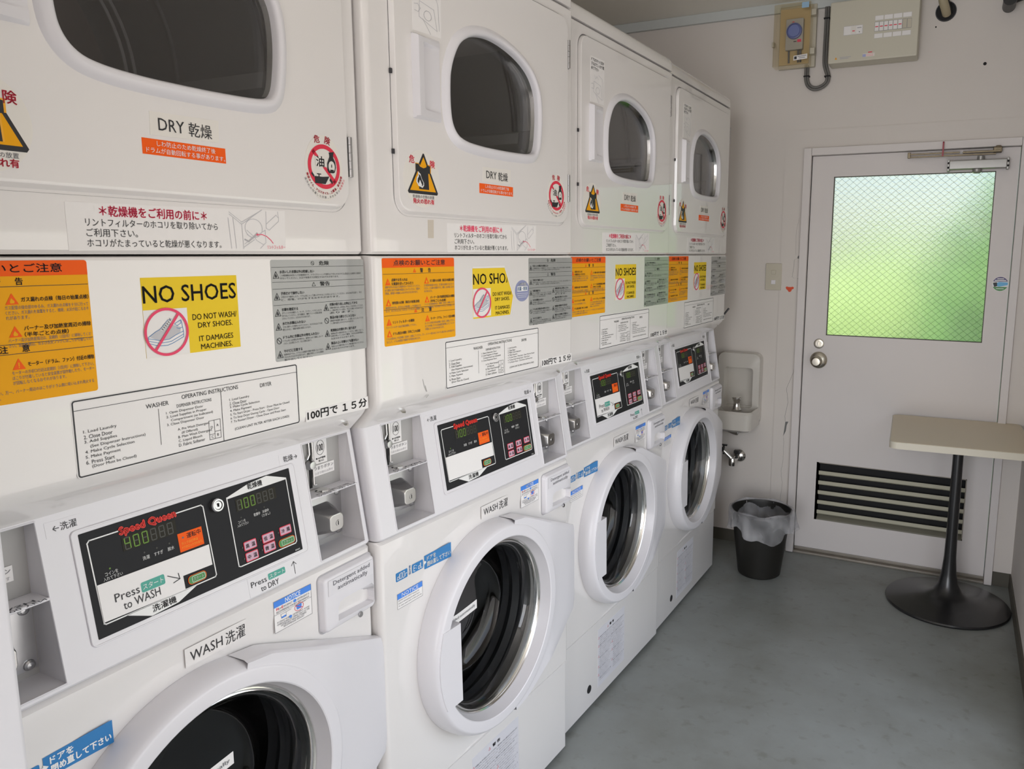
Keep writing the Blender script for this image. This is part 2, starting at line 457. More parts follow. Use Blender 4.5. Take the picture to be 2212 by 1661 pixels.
    s.poly([(cu+a, b) for a, b in fl], WHITEINK, 5); s.poly([(cu-.004+(a+.004)*.75, 1.47+(b-1.47)*.75) for a, b in fl], INK, 6)
    s.poly([(cu-.006+(a+.006)*.4, 1.463+(b-1.463)*.4) for a, b in fl], WHITEINK, 7)
    s.text('危', cu-.026, 1.500, .0135, RED, align='c', bold=.02); s.text('険', cu+.029, 1.4955, .0135, RED, align='c', bold=.02)
    s.text('乾燥後の衣類の放置', cu+.003, 1.4405, .0058, INKG, w=.058, align='c'); s.text('発火の恐れ有', cu+.003, 1.431, .0088, RED, w=.057, align='c', bold=.03)
    s.build('fire_warning_sticker', d, F)
    s = Sheet(); cu, cz = .5845, 1.4735
    s.base(circle(cu, cz, .039, 40, .0495), CREAM)
    rr = .0335
    s.ring(cu, cz+.002, rr, .0065, RED, 2, 44)
    s.poly([(cu-.0245, cz+.0225), (cu-.0205, cz+.0265), (cu+.0245, cz-.0185), (cu+.0205, cz-.0225)], RED, 2)
    s.rect(cu-.018, cu+.0025, cz+.0015, cz+.0165, CREAM, 3)
    s.text('油', cu-.0165, cz+.0015, .0155, INK, w=.0165, layer=4, bold=.02)
    s.poly([(cu-.0205, cz-.024), (cu+.001, cz-.024), (cu+.0095, cz-.012), (cu-.004, cz-.0135), (cu-.021, cz-.0135)], INK, 4)
    s.rect(cu-.0125, cu-.011, cz-.014, cz-.010, INK, 4); s.rect(cu-.016, cu-.0075, cz-.0105, cz-.009, INK, 4)
    s.poly([(cu-.028, cz-.0105), (cu-.0225, cz-.0155), (cu-.0215, cz-.0125), (cu-.026, cz-.0075)], INK, 4); s.poly([(cu+.0115, cz-.014), (cu+.017, cz-.020), (cu+.0155, cz-.0235), (cu+.010, cz-.018)], INK, 4)
    bot = [(.0105, .0245), (.0215, .0265), (.0195, .021), (.0195, .0175), (.0235, .011), (.0245, .003), (.0215, -.005), (.009, -.0065), (.0062, -.002), (.0065, .008), (.0105, .016), (.0118, .019)]
    s.poly([(cu+a, cz+b) for a, b in bot], INK, 5); s.poly(circle(cu+.0152, cz+.0035, .0068, 18, .0085), CREAM, 6); s.rect(cu+.0115, cu+.019, cz-.0062, cz-.001, INK, 7); s.poly(circle(cu+.015, cz+.0045, .001, 10, .003), INK, 7)
    s.text('危', cu-.0125, cz+.0358, .0115, RED, align='c', bold=.02, rot=.12); s.text('険', cu+.008, cz+.0375, .0115, RED, align='c', bold=.02, rot=-.2)
    def arc(txt, r, t0, t1, h, m, b=0.0):
        for i, ch in enumerate(txt):
            t = radians(t0+(t1-t0)*i/(len(txt)-1))
            w_ = glyphs(ch)[2]; sc = h/.92; hw = (w_[1]-w_[0])*sc/2
            nx, nz = cos(t), sin(t); tx, tz = -sin(t), cos(t)
            s.text(ch, cu+nx*r-tx*hw+ -nx*0, cz+.002+nz*r*1.06-tz*hw, h*(w_[3]-w_[2])/.92, m, rot=t+pi/2, bold=b)
    arc('美容オイル・アロマオイル・工業油・食用油等', .0395, 200, 340, .0043, RED, .03)
    arc('油汚れの付着した衣類・タオル等の', .0455, 206, 312, .0040, INKG); arc('乾燥禁止', .0455, 319, 338, .0040, RED)
    s.build('oil_warning_sticker', d, F)
    s = Sheet(); s.base([(.299, 1.4855), (.3965, 1.488), (.3975, 1.516), (.3, 1.5135)], CREAM)
    s.text('DRY', .3105, 1.4925, .0145, INK, w=.0355, rot=.0); s.text('乾燥', .352, 1.4905, .0175, INK, w=.034, bold=-.005)
    s.build('dry_label', d, F)
    s = Sheet(); s.base([(.2875, 1.462), (.4055, 1.462), (.4055, 1.4815), (.2875, 1.481)], ORANGE)
    s.text('しわ防止のため乾燥終了後', .348, 1.4728, .0066, WHITEINK, w=.083, align='c'); s.text('ドラムが自動回転する事があります。', .348, 1.4642, .0066, WHITEINK, w=.112, align='c')
    s.build('wrinkle_notice', d, F)
    s = Sheet(); s.base([(.103, 1.724), (.18, 1.7265), (.181, 1.8365), (.104, 1.834)], PAPER)
    for i, t in enumerate(('ドアはカチッと音が', 'するまでしっかり閉', 'めて下さい')): s.text(t, .107, 1.8235-i*.0105, .0082, INK, w=(.070, .070, .040)[i], bold=.01)
    gl_ = .0009
    s.line([(.148, 1.794), (.168, 1.788), (.172, 1.779), (.174, 1.738)], gl_, SHADEG); s.line([(.122, 1.776), (.120, 1.750), (.168, 1.736)], gl_, SHADEG); s.line([(.122, 1.776), (.160, 1.770), (.168, 1.736)], gl_, SHADEG)
    s.line(circle(.143, 1.756, .010, 14, .008), gl_, SHADEG, closed=True); s.line([(.108, 1.768), (.117, 1.770), (.124, 1.764), (.118, 1.757), (.109, 1.758)], gl_, SHADEG); s.line([(.125, 1.791), (.132, 1.783), (.138, 1.790), (.146, 1.784)], gl_, SHADEG); s.line([(.130, 1.748), (.150, 1.727)], gl_, SHADEG)
    s.build('door_closing_label', d, F)
    return d
def b_dryer_drum(par):
    bm = bmesh.new()
    add_lathe(bm, [(.245, -.035), (.258, -.05), (.258, -.50), (.25, -.515), (.10, -.52), (0, -.52)], lambda a, b, q: (q, .345+a, 1.64+b), 64, [0, 0, 0, 2, 2])
    for k in range(3):
        t = pi/2+.35+k*2*pi/3
        c, s_ = cos(t), sin(t)
        w = .035
        P = [(.258, -w), (.205, -w*.35), (.205, w*.35), (.258, w)]
        lo = [bm.verts.new((-.07, .345+r*c-q*s_, 1.64+r*s_+q*c)) for r, q in P]; hi = [bm.verts.new((-.49, .345+r*c-q*s_, 1.64+r*s_+q*c)) for r, q in P]
        for i in range(3): bm.faces.new((lo[i], lo[i+1], hi[i+1], hi[i]))
        bm.faces.new(lo)
    for x in (-.108, -.118, -.33, -.44, -.462): add_lathe(bm, [(.2585, x), (.2535, x-.002), (.2535, x-.005), (.2585, x-.007)], lambda a, b, q: (q, .345+a, 1.64+b), 64, 1)
    return finish(bm, 'dryer_drum', [DRUMD, STEEL, mat('drum_back', (.50, .44, .40), .5, .3)], par, True)
def b_lint_label(par):
    s = Sheet(); s.base([(.1955, 1.3455), (.508, 1.3485), (.510, 1.405), (.1955, 1.4)], PAPER)
    s.text('＊乾燥機をご利用の前に＊', .2335, 1.3855, .0125, PINK, w=.143, bold=.02)
    for i, (t, w) in enumerate((('リントフィルターのホコリを取り除いてから', .176), ('ご利用下さい。', .062), ('ホコリがたまっていると乾燥が悪くなります。', .180))):
        s.text(t, .2165, 1.3735-i*.0118, .0095, INK, w=w)
    m = SHADEG; k = .0008
    for pl in ([(.412, 1.399), (.432, 1.386), (.466, 1.403)], [(.412, 1.396), (.432, 1.383), (.468, 1.4045)], [(.432, 1.383), (.433, 1.349)], [(.41, 1.391), (.413, 1.350)], [(.418, 1.391), (.421, 1.350)], [(.435, 1.356), (.472, 1.376), (.472, 1.358), (.462, 1.350)],
               [(.433, 1.351), (.452, 1.362)], [(.475, 1.402), (.474, 1.379), (.479, 1.376), (.497, 1.389), (.4975, 1.394), (.4965, 1.403)], [(.475, 1.385), (.493, 1.398), (.4975, 1.394)], [(.44, 1.375), (.452, 1.366), (.456, 1.361), (.468, 1.355)], [(.44, 1.369), (.450, 1.363)]): s.line(pl, k, m)
    s.line(circle(.452, 1.378, .015, 20, .013), k, m, closed=True); s.line([(.436, 1.362), (.442, 1.3595), (.452, 1.3665), (.457, 1.371)], .0022, INKL)
    s.line([(.457, 1.369), (.466, 1.3695), (.474, 1.367), (.481, 1.362), (.485, 1.3575)], .0011, PINK); s.poly([(.4545, 1.369), (.459, 1.3668), (.459, 1.3712)], PINK, 2)
    s.text('リントフィルター', .474, 1.349, .0055, PINK, w=.033)
    return s.build('lint_filter_label', par, flat(0))
LINT = [(-.008, 1.3395), (-.002, 1.338), (0, 1.334), (0, 1.090), (-.002, 1.081), (-.0065, 1.072), (-.014, 1.0625), (-.030, 1.0475), (-.042, 1.036), (-.046, 1.034)]
def b_lint_panel(par):
    bm = bmesh.new(); hull(bm, LINT, -.003, U1, .012, .012)
    for u in (.076, .633):
        add_lathe(bm, [(.0062, .0), (.0062, .002), (.0045, .0035), (0, .004)], lambda a, b, q: (-.0175+.77*q-.64*b, u+a, 1.0585-.64*q+.77*b), 18, 1)
    return finish(bm, 'lint_panel', [ENAMEL, CHROME], par, True)
def warn_tri(s, a, b, h, m, m2, kind='f', lay=2):
    w = h*1.08
    s.poly([(a, b), (a+w, b), (a+w/2, b+h)], m, lay)
    c = a+w/2
    if kind == '!': s.rect(c-h*.05, c+h*.05, b+h*.28, b+h*.62, m2, lay+1); s.rect(c-h*.05, c+h*.05, b+h*.13, b+h*.22, m2, lay+1)
    elif kind == 'z': s.poly([(c+h*.08, b+h*.66), (c-h*.12, b+h*.34), (c, b+h*.36), (c-h*.08, b+h*.1), (c+h*.14, b+h*.42), (c+h*.02, b+h*.42)], m2, lay+1)
    else: s.poly([(c-h*.16, b+h*.1), (c-h*.2, b+h*.26), (c-h*.06, b+h*.6), (c+h*.05, b+h*.44), (c+h*.2, b+h*.28), (c+h*.16, b+h*.1)], m2, lay+1)
def b_inspection(par):
    s = Sheet(); a0, a1, b0, b1 = .0175, .2135, 1.1825, 1.335
    o = rrect(a0, a1, b0, b1, .003, 3); s.base(o, AMBER)
    s.poly([(a0, b1-.0165), (a1, b1-.0165)]+[p for p in o if p[1] > b1-.0165], ORANGE, 1)
    s.text('点検のお願いとご注意', (a0+a1)/2, b1-.013, .0098, INK, w=.140, align='c', bold=.015, layer=3)
    def hdr(b, t):
        s.line([(a0+.001, b), (a1-.001, b)], .0006, INK); s.line([(a0+.001, b+.0105), (a1-.001, b+.0105)], .0006, INK) if b < 1.28 else None
        warn_tri(s, (a0+a1)/2-.020, b+.0018, .0075, ORANGE, AMBER, '!')
        s.text(t[0], (a0+a1)/2-.001, b+.0015, .0078, INK, bold=.02); s.text(t[1], (a0+a1)/2+.021, b+.0015, .0078, INK, bold=.02)
    hdr(1.3075, '警告'); hdr(1.2355, '注意')
    def item(a, b, ic, ti, para, wp=.088):
        warn_tri(s, a, b, .012, ORANGE, AMBER, ic)
        for i, t in enumerate(ti): s.text(t, a+.0155, b+(.0022 if len(ti) == 1 else .0062-i*.0068), .0052, INK, w=min(.0052*.98*len(t), .0715), bold=.02)
        for i, (t, w) in enumerate(para): s.text(t, a-.001, b-.0055-i*.0054, .0042, INKG, w=w)
    item(.0235, 1.2885, 'z', ('点検やお手入れは', '元電源を切ってから行う'), (('点検やお手入れは必ず元電源を切ってから行ってください。', .091), ('また適切に自分で分解や修理はしないでください。感電や、', .091), ('回転部、高熱部への接触によるけがのおそれがあります。', .084)))
    item(.0235, 1.2525, 'f', ('排気筒の点検（毎日の始業点検）',), (('接続部分のゆるみ、はずれおよび排気筒トップの破損などが', .091), ('ないか、またそれらにほこりがたまっていないか、定期的に', .091)))
    item(.125, 1.2885, 'f', ('ガス漏れの点検（毎日の始業点検）',), (('ガス配管の接合部のゆるみ、ガス漏れの点検を十分に行って', .087), ('ください。ガス漏れを放置をすると、爆発、火災が起こるおそ', .087), ('れがあります。', .023)))
    item(.125, 1.2535, 'f', ('バーナー及び加熱室周辺の掃除', '（半年ごとの点検）'), (('バーナー及び加熱室周辺は、定期的（1回/月）に掃除してくだ', .087), ('さい。加熱室周辺、および点火プラグにほこりが付着してい', .087)))
    item(.0235, 1.2185, '!', ('リントフィルターの掃除',), (('リントフィルターは必ず毎日掃除して下さい。', .078),))
    item(.125, 1.2185, '!', ('モーター（ドラム、ファン）付近の掃除',), (('モーターの冷却口付近は定期的（1回/月）に掃除して下さい。', .087), ('ほこりが付着していると安全装置が誤作動したり、モーター', .087), ('が回転しなくなるおそれがあります。', .055)))
    item(.0235, 1.1985, 'f', ('ドラム周辺の掃除（半年ごとの点検）',), (('ドラム外周のほこりを定期的（1回/月）に掃除してください。万一、バーナー周辺のほこりがドラム側に吸い込まれ発火する', .187), ('などして、ドラム内衣類まで類焼する可能性があります。', .088)))
    return s.build('inspection_sheet', par, flat(0))
def shoe(s, cu, cz, k):
    P = lambda *q: [(cu+a*k, cz+b*k) for a, b in q]
    s.poly(P((-1, -.16), (-.62, .08), (-.35, .2), (.1, .62), (.32, .66), (.45, .4), (.66, .38), (.82, .58), (.86, .2), (.92, -.02), (.92, -.3), (.3, -.55), (-.3, -.62), (-.98, -.5)), PAPER, 2)
    s.poly(P((-.92, -.14), (-.6, .08), (-.3, .2), (.08, .5), (.4, .35), (.78, .22), (.75, -.02), (.15, -.34), (-.5, -.36)), SHADEG, 3)
    for q in (((-1, -.16), (-.62, .08), (-.35, .2), (.1, .62), (.3, .66)), ((-1, -.16), (-1, -.45), (-.5, -.62), (.0, -.64), (.3, -.55), (.92, -.28), (.92, .0), (.86, .4), (.82, .58)), ((-.98, -.22), (-.4, -.36), (.1, -.34), (.5, -.15), (.92, .0)), ((-.98, -.34), (-.4, -.5), (.2, -.46), (.9, -.16)), ((.45, .4), (.6, .3), (.8, .42), (.82, .58), (.68, .52), (.48, .42)), ((.86, .2), (.68, .15), (.55, .2))): s.line(P(*q), .0006, BLUE, 4)
    for i in range(6):
        x = -.3+i*.09; y = .12+i*.085
        s.line(P((x-.06, y+.08), (x+.1, y+.02), (x+.05, y+.16)), .0008, INKG, 5); s.line(P((x-.04, y+.06), (x+.08, y+.0)), .0009, WHITEINK, 6)
def b_noshoes(kind):
    def f(par):
        s = Sheet(); a0, a1, b0, b1 = .2768, .4174, 1.2125, 1.3128
        out = [(a0, b0), (a1, b0), (a1, b1), (a0, b1)]
        if kind == 'torn': out = [(.272, 1.2125), (.404, 1.2125), (.4155, 1.2525), (.384, 1.3135), (.272, 1.3135)]
        s.base(out, YELLOW)
        clip = (lambda x, y: x < .4155-(y-1.2525)*.516 if y > 1.2525 else x < .404+(y-1.2125)*.2875) if kind == 'torn' else None
        if kind == 'torn':
            s.poly([(.272, 1.3138), (.3845, 1.3138), (.3835, 1.318), (.273, 1.317)], PAPER, 1); s.line([(.3845, 1.3138), (.4158, 1.2525), (.4043, 1.2135)], .0022, PAPER, 2)
        w0 = a0 if kind != 'torn' else .272
        s.rect(w0, w0+.0605, 1.2125 if kind != 'torn' else 1.2155, 1.2725, PAPER, 1)
        s.text('NO SHOES', w0+.0012, 1.281, .0215, INK, w=.1365 if kind != 'torn' else .142, bold=.012, clip=clip)
        cu, cz = w0+.0295, 1.2435
        shoe(s, cu, cz-.001, .0255)
        s.ring(cu, cz, .0308, .0034, PINK, 7, 48); t = radians(52)
        c, q = cos(t), sin(t); h = .0017; L_ = .0285
        s.poly([(cu-c*L_+q*h, cz-q*L_-c*h), (cu+c*L_+q*h, cz+q*L_-c*h), (cu+c*L_-q*h, cz+q*L_+c*h), (cu-c*L_-q*h, cz-q*L_+c*h)], PINK, 8)
        for t_, b, w in (('DO NOT WASH/', 1.2555, .069), ('DRY SHOES.', 1.2445, .054), ('IT DAMAGES', 1.2265, .0535), ('MACHINES.', 1.2155, .0495)):
            s.text(t_, w0+.1022, b, .0078 if '/' in t_ else .0072, INK, w=w, align='c', clip=clip, bold=.004)
        return s.build('no_shoes_sign', par, flat(0))
    return f
def b_danger(par):
    s = Sheet(); a0, a1, b0, b1 = .478, .674, 1.1825, 1.3335
    o = rrect(a0, a1, b0, b1, .003, 3); s.base(o, GREYSHEET); m = INK
    for b in (1.3225, 1.3005, 1.2905, 1.2665): s.line([(a0+.0015, b), (a1-.0015, b)], .0005, m)
    c = (a0+a1)/2
    s.ring(c-.0165, 1.3278, .0032, .0006, m, 2, 18); s.line([(c-.0187, 1.33), (c-.0143, 1.3255)], .0006, m)
    s.text('危険', c-.003, 1.3243, .0068, m, w=.021, bold=.01); s.text('警告', c-.003, 1.2922, .0068, m, w=.021, bold=.01)
    s.line([(c-.0195, 1.2925), (c-.0125, 1.2925), (c-.016, 1.2985)], .0006, m, closed=True)
    def it(a, b, ic, t, para, w):
        if ic == 'o': s.ring(a+.0048, b+.0045, .0048, .0009, m, 2, 18); s.line([(a+.0015, b+.0078), (a+.0081, b+.0012)], .0009, m)
        else: s.line([(a, b), (a+.0105, b), (a+.0052, b+.0098)], .0008, m, closed=True); s.poly([(a+.0036, b+.0012), (a+.0033, b+.0032), (a+.0048, b+.0065), (a+.0068, b+.003), (a+.0066, b+.0012)], m, 3)
        s.text(t, a+.0125, b+.0068, .0046, m, w=.0046*len(t)*.98, bold=.02)
        for i, q in enumerate(para): s.text(q, a+.0125, b+.0022-i*.0041, .0031, m, w=w*(1 if i < len(para)-1 else .7))
    it(.4815, 1.3065, 'f', '水洗いした衣類以外は乾燥しない', ('この乾燥機は水洗いした衣類専用です。ドライクリーニング溶剤などで洗ったものやゴム製品などは絶対に乾燥さ', 'せないでください。火災や有毒ガスが発生するおそれがあります。'), .172)
    it(.4815, 1.2745, 'f', '子供だけで操作しない', ('子供だけで操作したり、ドラム内に入って遊んだりすることがないようにしてください。おもわぬ不注意で、やけ', 'ど、感電、けがをするおそれがあります。'), .172)
    L_ = (('f', '衣類を確認する', ('ポケットの中を確認して、マッチ、ライター、ヘアピンなどを', '取り出してください。また接着芯、油剤プリント衣類は乾燥', 'させないでください。火災のおそれがあります。')), ('f', '水だれ衣類は入れない', ('十分に脱水した衣類を入れてください。水のたれるような衣', '類を入れると、感電や故障の原因となります。')), ('o', 'ドラム内に衣類以外の物を入れない', ('ドラム内には衣類以外の物や人、動物を入れて運転しないで', 'ください。火災の原因となったり、また人や動物に危険です。')), ('f', 'やけどに注意する', ('乾燥中はドラム、ドアなどの表面や衣類が高温になっており、', 'やけどをするおそれがあります。運転が終わってから衣類を', '取り出してください。')))
    R_ = (('f', '衣類の取り出しは停止してから', ('衣類の取り出しは完全に停止してから行ってくださ', 'い。回転が残っている間は、手などに傷をつけるおそれが', 'あります。')), ('o', '製品の後ろ側などに入らない', ('回転部や高温部に触れたり、上に乗ったりしないでくだ', 'さい。感電や高温部によるやけどをするおそれがあります。')), ('f', '乾燥後は衣類を早く取り出す', ('乾燥後は早く衣類を取り出してください。放置しておくと、', '余熱が残っているので蓄熱、そのため自然発火、', '火災のおそれがあります。')), ('f', '製品の上に衣類などを置かない', ('製品の上に衣類や燃えやすい物を置かないでください。', '火災のおそれがあります。')))
    for i, q in enumerate(L_): it(.4815, 1.2505-i*.0208, q[0], q[1], q[2], .080)
    for i, q in enumerate(R_): it(.579, 1.2525-i*.0208, q[0], q[1], q[2], .076)
    return s.build('danger_sheet', par, flat(0))
def b_operating(par):
    s = Sheet(); a0, a1, b0, b1 = .1822, .5162, 1.0838, 1.1738
    o = rrect(a0, a1, b0, b1, .003, 3); s.base(offset_loop(o, .002), PAPER); s.line(o, .0016, INK, closed=True)
    s.line([(a0, 1.1625), (a1, 1.1625)], .0006, INK); s.line([(.3795, 1.156), (.3795, b0)], .0008, INK); s.line([(.2865, 1.1465), (.2865, 1.1)], .0006, INK)
    s.text('OPERATING INSTRUCTIONS', .364, 1.1535, .0056, INK, w=.088, align='c')
    s.text('WASHER', .2855, 1.1495, .0056, INK, w=.031, align='c'); s.text('DRYER', .4565, 1.1495, .0056, INK, w=.0205, align='c')
    s.text('DISPENSER INSTRUCTIONS', .338, 1.1435, .0042, INK, w=.052, align='c')
    for i, (t, w) in enumerate((('1. Load Laundry', .0395), ('2. Close Door', .034), ('3. Add Supplies', .039), ('(See Dispenser Instructions)', .0685), ('4. Make Cycle Selection', .060), ('5. Make Payment', .042), ('6. Press Start', .034), ('(Door Must be Closed)', .0545))):
        s.text(t, .1915+(.0065 if t[0] == '(' else 0), 1.1335-i*.0061, .0046, INK, w=w)
    for i, (t, w) in enumerate((('1. Open Dispenser Door', .054), ('2. Load Supplies in Proper', .059), ('Compartment (as Indicated)', .0625), ('3. Close Dispenser Door', .0545), ('', 0), ('A. Pre Wash Detergent', .0475), ('(If Offered)', .0235), ('B. Main Wash Detergent', .0505), ('C. Liquid Bleach', .035), ('D. Fabric Softener', .039))):
        if t: s.text(t, .2965+(.006 if t[0] == 'C' and 'Comp' in t else 0)+(.0145 if i > 4 else 0)+(.0055 if t == '(If Offered)' else 0), 1.1365-i*.0052-(0 if i < 4 else -.0015), .0042, INK, w=w)
    s.line([(.3575, 1.0905), (.3755, 1.0905), (.3755, 1.1165), (.3575, 1.1165)], .0006, INK, closed=True); s.line([(.366, 1.0905), (.366, 1.1165)], .0006, INK); s.line([(.3575, 1.0975), (.366, 1.0975)], .0006, INK); s.line([(.366, 1.1005), (.3755, 1.1005)], .0006, INK)
    for t, a, b in (('D', .3618, 1.1055), ('A', .3707, 1.107), ('C', .3618, 1.0922), ('B', .3707, 1.0935)): s.text(t, a, b, .0036, INK, align='c')
    for i, (t, w) in enumerate((('1. Load Laundry', .0335), ('2. Close Door', .0285), ('3. Make Cycle Selection', .051), ('4. Make Payment', .0365), ('5. To Start Dryer - Press Start - Door Must be Closed', .106), ('6. To Stop Dryer During Cycle - Open Door', .0865), ('7. To Restart Dryer - Close Door and Press Start', .0985))):
        s.text(t, .3925, 1.1375-i*.0053, .0042, INK, w=w)
    s.text('(CLEAN LINT FILTER AFTER EACH LOAD)', .4475, 1.0945, .0046, INK, w=.098, align='c')
    return s.build('operating_instructions', par, flat(0))
def b_price(par):
    s = Sheet(); s.base([(.530, 1.0805), (.672, 1.0775), (.672, 1.0985), (.530, 1.0985)], PAPER)
    s.text('100円で', .5335, 1.0828, .0138, INK, w=.065, bold=.028); s.text('１５分', .610, 1.0822, .0145, INK, w=.058, bold=.028)
    return s.build('price_label', par, flat(0))
def b_hygiene(par):
    s = Sheet(); cu, cz = .4515, 1.262; s.base(circle(cu, cz, .0285, 36, .0235), SILVERB)
    s.rect(cu-.020, cu+.021, cz-.001, cz+.010, WHITEINK, 1)
    s.text('24時間', cu, cz+.0105, .0075, WHITEINK, w=.030, align='c', bold=.02); s.text('抗菌・防臭', cu, cz+.0005, .0085, BLUE, w=.038, align='c', bold=.01)
    for i in range(3): s.line([(cu-.022+i*.003, cz-.006-i*.004), (cu+.022-i*.003, cz-.006-i*.004)], .0007, WHITEINK)
    return s.build('hygiene_sticker', par, flat(0))

# ---- control console with two coin recesses
RL = (.0435, .1515); RR = (.5570, .6620); RZ = (.8385, 1.0335); CZ0 = .830; XB = -.060
def b_console(par):
    bm = bmesh.new()
    zt = 1.0365
    def prof(za, zb, lip=False):
        p = [(con_x(za), za), (con_x(zb), zb)]
        return p
    top = [(con_x(zt), zt)]; bot = [(con_x(CZ0+.004), CZ0+.004), (con_x(CZ0)-.004, CZ0)]
    full = top+bot
    hull(bm, full, -.003, RL[0], .012, 0, caps=(True, False)); hull(bm, full, RR[1], U1, 0, .012, caps=(False, True)); hull(bm, full, RL[1], RR[0], caps=(False, False))
    for a, b in (RL, RR):
        hull(bm, [(con_x(zt), zt), (con_x(RZ[1]), RZ[1])], a, b, caps=(False, False)); hull(bm, [(con_x(RZ[0]), RZ[0])]+bot, a, b, caps=(False, False))
    c = finish(bm, 'control_console', [PLASTIC], par, True)
    for nm, t, a, b, w in (('wash_arrow_label', '←洗濯', .1685, 1.0145, .028), ('dry_arrow_label', '乾燥→', .5165, 1.0138, .028)):
        s = Sheet(); s.base([(a-.008, b-.005), (a+w+.006, b-.005), (a+w+.006, b+.0135), (a-.008, b+.0135)], PLASTIC); s.text(t, a, b, .0095, INK, w=w); s.build(nm, c, console())
    return c
def b_press_dry(par):
    s = Sheet(); s.base([(.414, .834), (.515, .834), (.515, .8635), (.414, .8635)], PLASTIC)
    s.text('Press', .4185, .848, .0082, INK, w=.0285, ref='Pr'); s.poly(rrect(.4505, .4835, .8478, .8575, .002, 3), TEAL, 1); s.text('スタート', .4525, .8495, .0062, WHITEINK, w=.029, shear=.1)
    s.text('to DRY', .4345, .8365, .0082, INK, w=.034, ref='D'); s.line([(.5015, .8395), (.5015, .8585)], .0009, INK); s.line([(.4965, .8535), (.5015, .8587), (.506, .8535)], .0009, INK)
    return s.build('press_start_to_dry_label', par, console())
def b_panel(kind, wash):
    def f(par):
        F = console(.0012)
        bm = bmesh.new(); add_prism(bm, rrect(.1868, .5345, .8652, 1.0085, .006, 5), console(), -.002, .0012, 0, False)
        o = rrect(.1868, .5345, .8652, 1.0085, .006, 5); G = console(.0010); loop = [Vector(G(a, b, 0)) for a, b in o]; add_tube(bm, loop+loop[:2], .0013, 6, 0, False)
        p = finish(bm, 'control_panel', [PLASTIC], par)
        s = Sheet()
        s.base(rrect(.1945, .523, .8715, 1.0035, .001, 2), PANELBLK)
        WI = WHITEINK
        s.line([(.2415, .9925), (.2055, .9925), (.2025, .9895), (.2042, .888), (.2065, .8865), (.3635, .887), (.3655, .8895), (.364, .988), (.361, .991), (.3225, .991)], .0016, WI)
        s.line([(.4035, .989), (.4035, .8872), (.4065, .8855), (.511, .8855), (.5138, .888), (.5138, .9895)], .0016, WI)
        s.poly([(.4035, .9895), (.4425, .9992), (.4785, 1.0025), (.514, .9905), (.5138, .9885), (.4785, .9968), (.443, .9905), (.4055, .987)][:4]+[(.514, .988), (.4035, .987)], WI, 2)
        s.text('乾燥機', .4545, .9908, .0088, INK, w=.027, align='c', bold=.02, layer=4)
        s.poly([(.2303, .8872), (.2645, .8722), (.3035, .8745), (.335, .8868)], WI, 2); s.text('洗濯機', .2835, .8758, .0092, INK, w=.034, align='c', bold=.02, layer=4)
        s.text('Speed Queen', .2430, .9842, .0122, mat('logo_red', (.88, .035, .02), .45), w=.0785, bold=.085, layer=5)
        s.rect(.2440, .3195, .965, .9838, LEDBG, 2); s.rect(.4163, .4905, .9645, .9828, LEDBG, 2)
        for i in range(6):
            a = .2475+i*.0119; seven(s, '8', a, .9668, .0068, .0145, LEDOFF, .0014, 3)
            a2 = .4195+i*.0117; seven(s, '8', a2, .9662, .0066, .0143, LEDOFF, .0014, 3)
        for i, ch in enumerate(wash): seven(s, ch, .2475+i*.0119, .9668, .0068, .0145, LEDG, .0015, 4)
        for i, ch in enumerate('100'): seven(s, ch, .4195+i*.0117, .9662, .0066, .0143, LEDG, .0015, 4)
        for t, a in (('洗濯', .271), ('すすぎ', .2885), ('脱水', .3065)): s.text(t, a, .9455, .005, WI, w=.0095 if len(t) == 2 else .0125, align='c', bold=.02); s.poly(circle(a-.001, .955, .0012, 10), LEDOFF, 2)
        s.text('コインを', .2245, .9432, .0046, WI, w=.0165, align='c', bold=.02); s.text('入れて下さい', .2255, .9375, .0046, WI, w=.0245, align='c', bold=.02); s.poly(circle(.2235, .951, .0012, 10), LEDG, 2)
        s.text('コインを', .4215, .9468, .0042, WI, w=.013, align='c', bold=.02); s.text('入れて下さい', .4225, .9418, .0042, WI, w=.0195, align='c', bold=.02); s.poly(circle(.4215, .9545, .0012, 10), LEDOFF, 2)
        s.text('乾燥中', .4495, .949, .0048, WI, w=.0115, align='c', bold=.02); s.text('冷却中', .4655, .949, .0048, WI, w=.012, align='c', bold=.02); s.text('（さまし）', .4655, .9438, .0044, WI, w=.0155, align='c', bold=.02)
        for a in (.4495, .4645): s.poly(circle(a, .9575, .0012, 10), LEDOFF, 2)
        s.poly([(.3188, .9375), (.3558, .9375), (.3558, .9625), (.3188, .9630)], ORANGE, 2); s.text('運転中', .3318, .953, .0075, INK, w=.0215, bold=.01); s.poly(circle(.326, .9562, .0014, 10), INKG, 3)
        s.text('ランプ点灯中は', .3225, .9462, .004, AMBER2, w=.025); s.text('ドアがロックされます。', .3225, .9408, .004, AMBER2, w=.0315)
        s.text('800603', .508, .8735, .0022, WI)
        s.build('front_decal', p, F)
        # paper over the cycle list
        s = Sheet(); q = [(.2040, .8895), (.3155, .8875), (.3155, .9062), (.3615, .9055), (.3617, .9345), (.2038, .9365)]
        s.base(q, PAPER)
        if kind == 'press':
            s.text('Press', .2215, .908, .0102, INK, w=.0325, ref='Pr'); s.poly(rrect(.2565, .2895, .906, .9192, .0022, 3), TEAL, 1); s.text('スタート', .2585, .9092, .0072, WHITEINK, w=.0285, shear=.1)
            s.text('to WASH', .2305, .8945, .0105, INK, w=.050, ref='W'); s.line([(.294, .9142), (.3098, .9048)], .0011, INK); s.line([(.3005, .9025), (.3102, .9045), (.3092, .9122)], .0011, INK)
        s.build('paper_strip', p, console(.0026))
        bm = bmesh.new(); kz = .9842
        G = console(.0015)
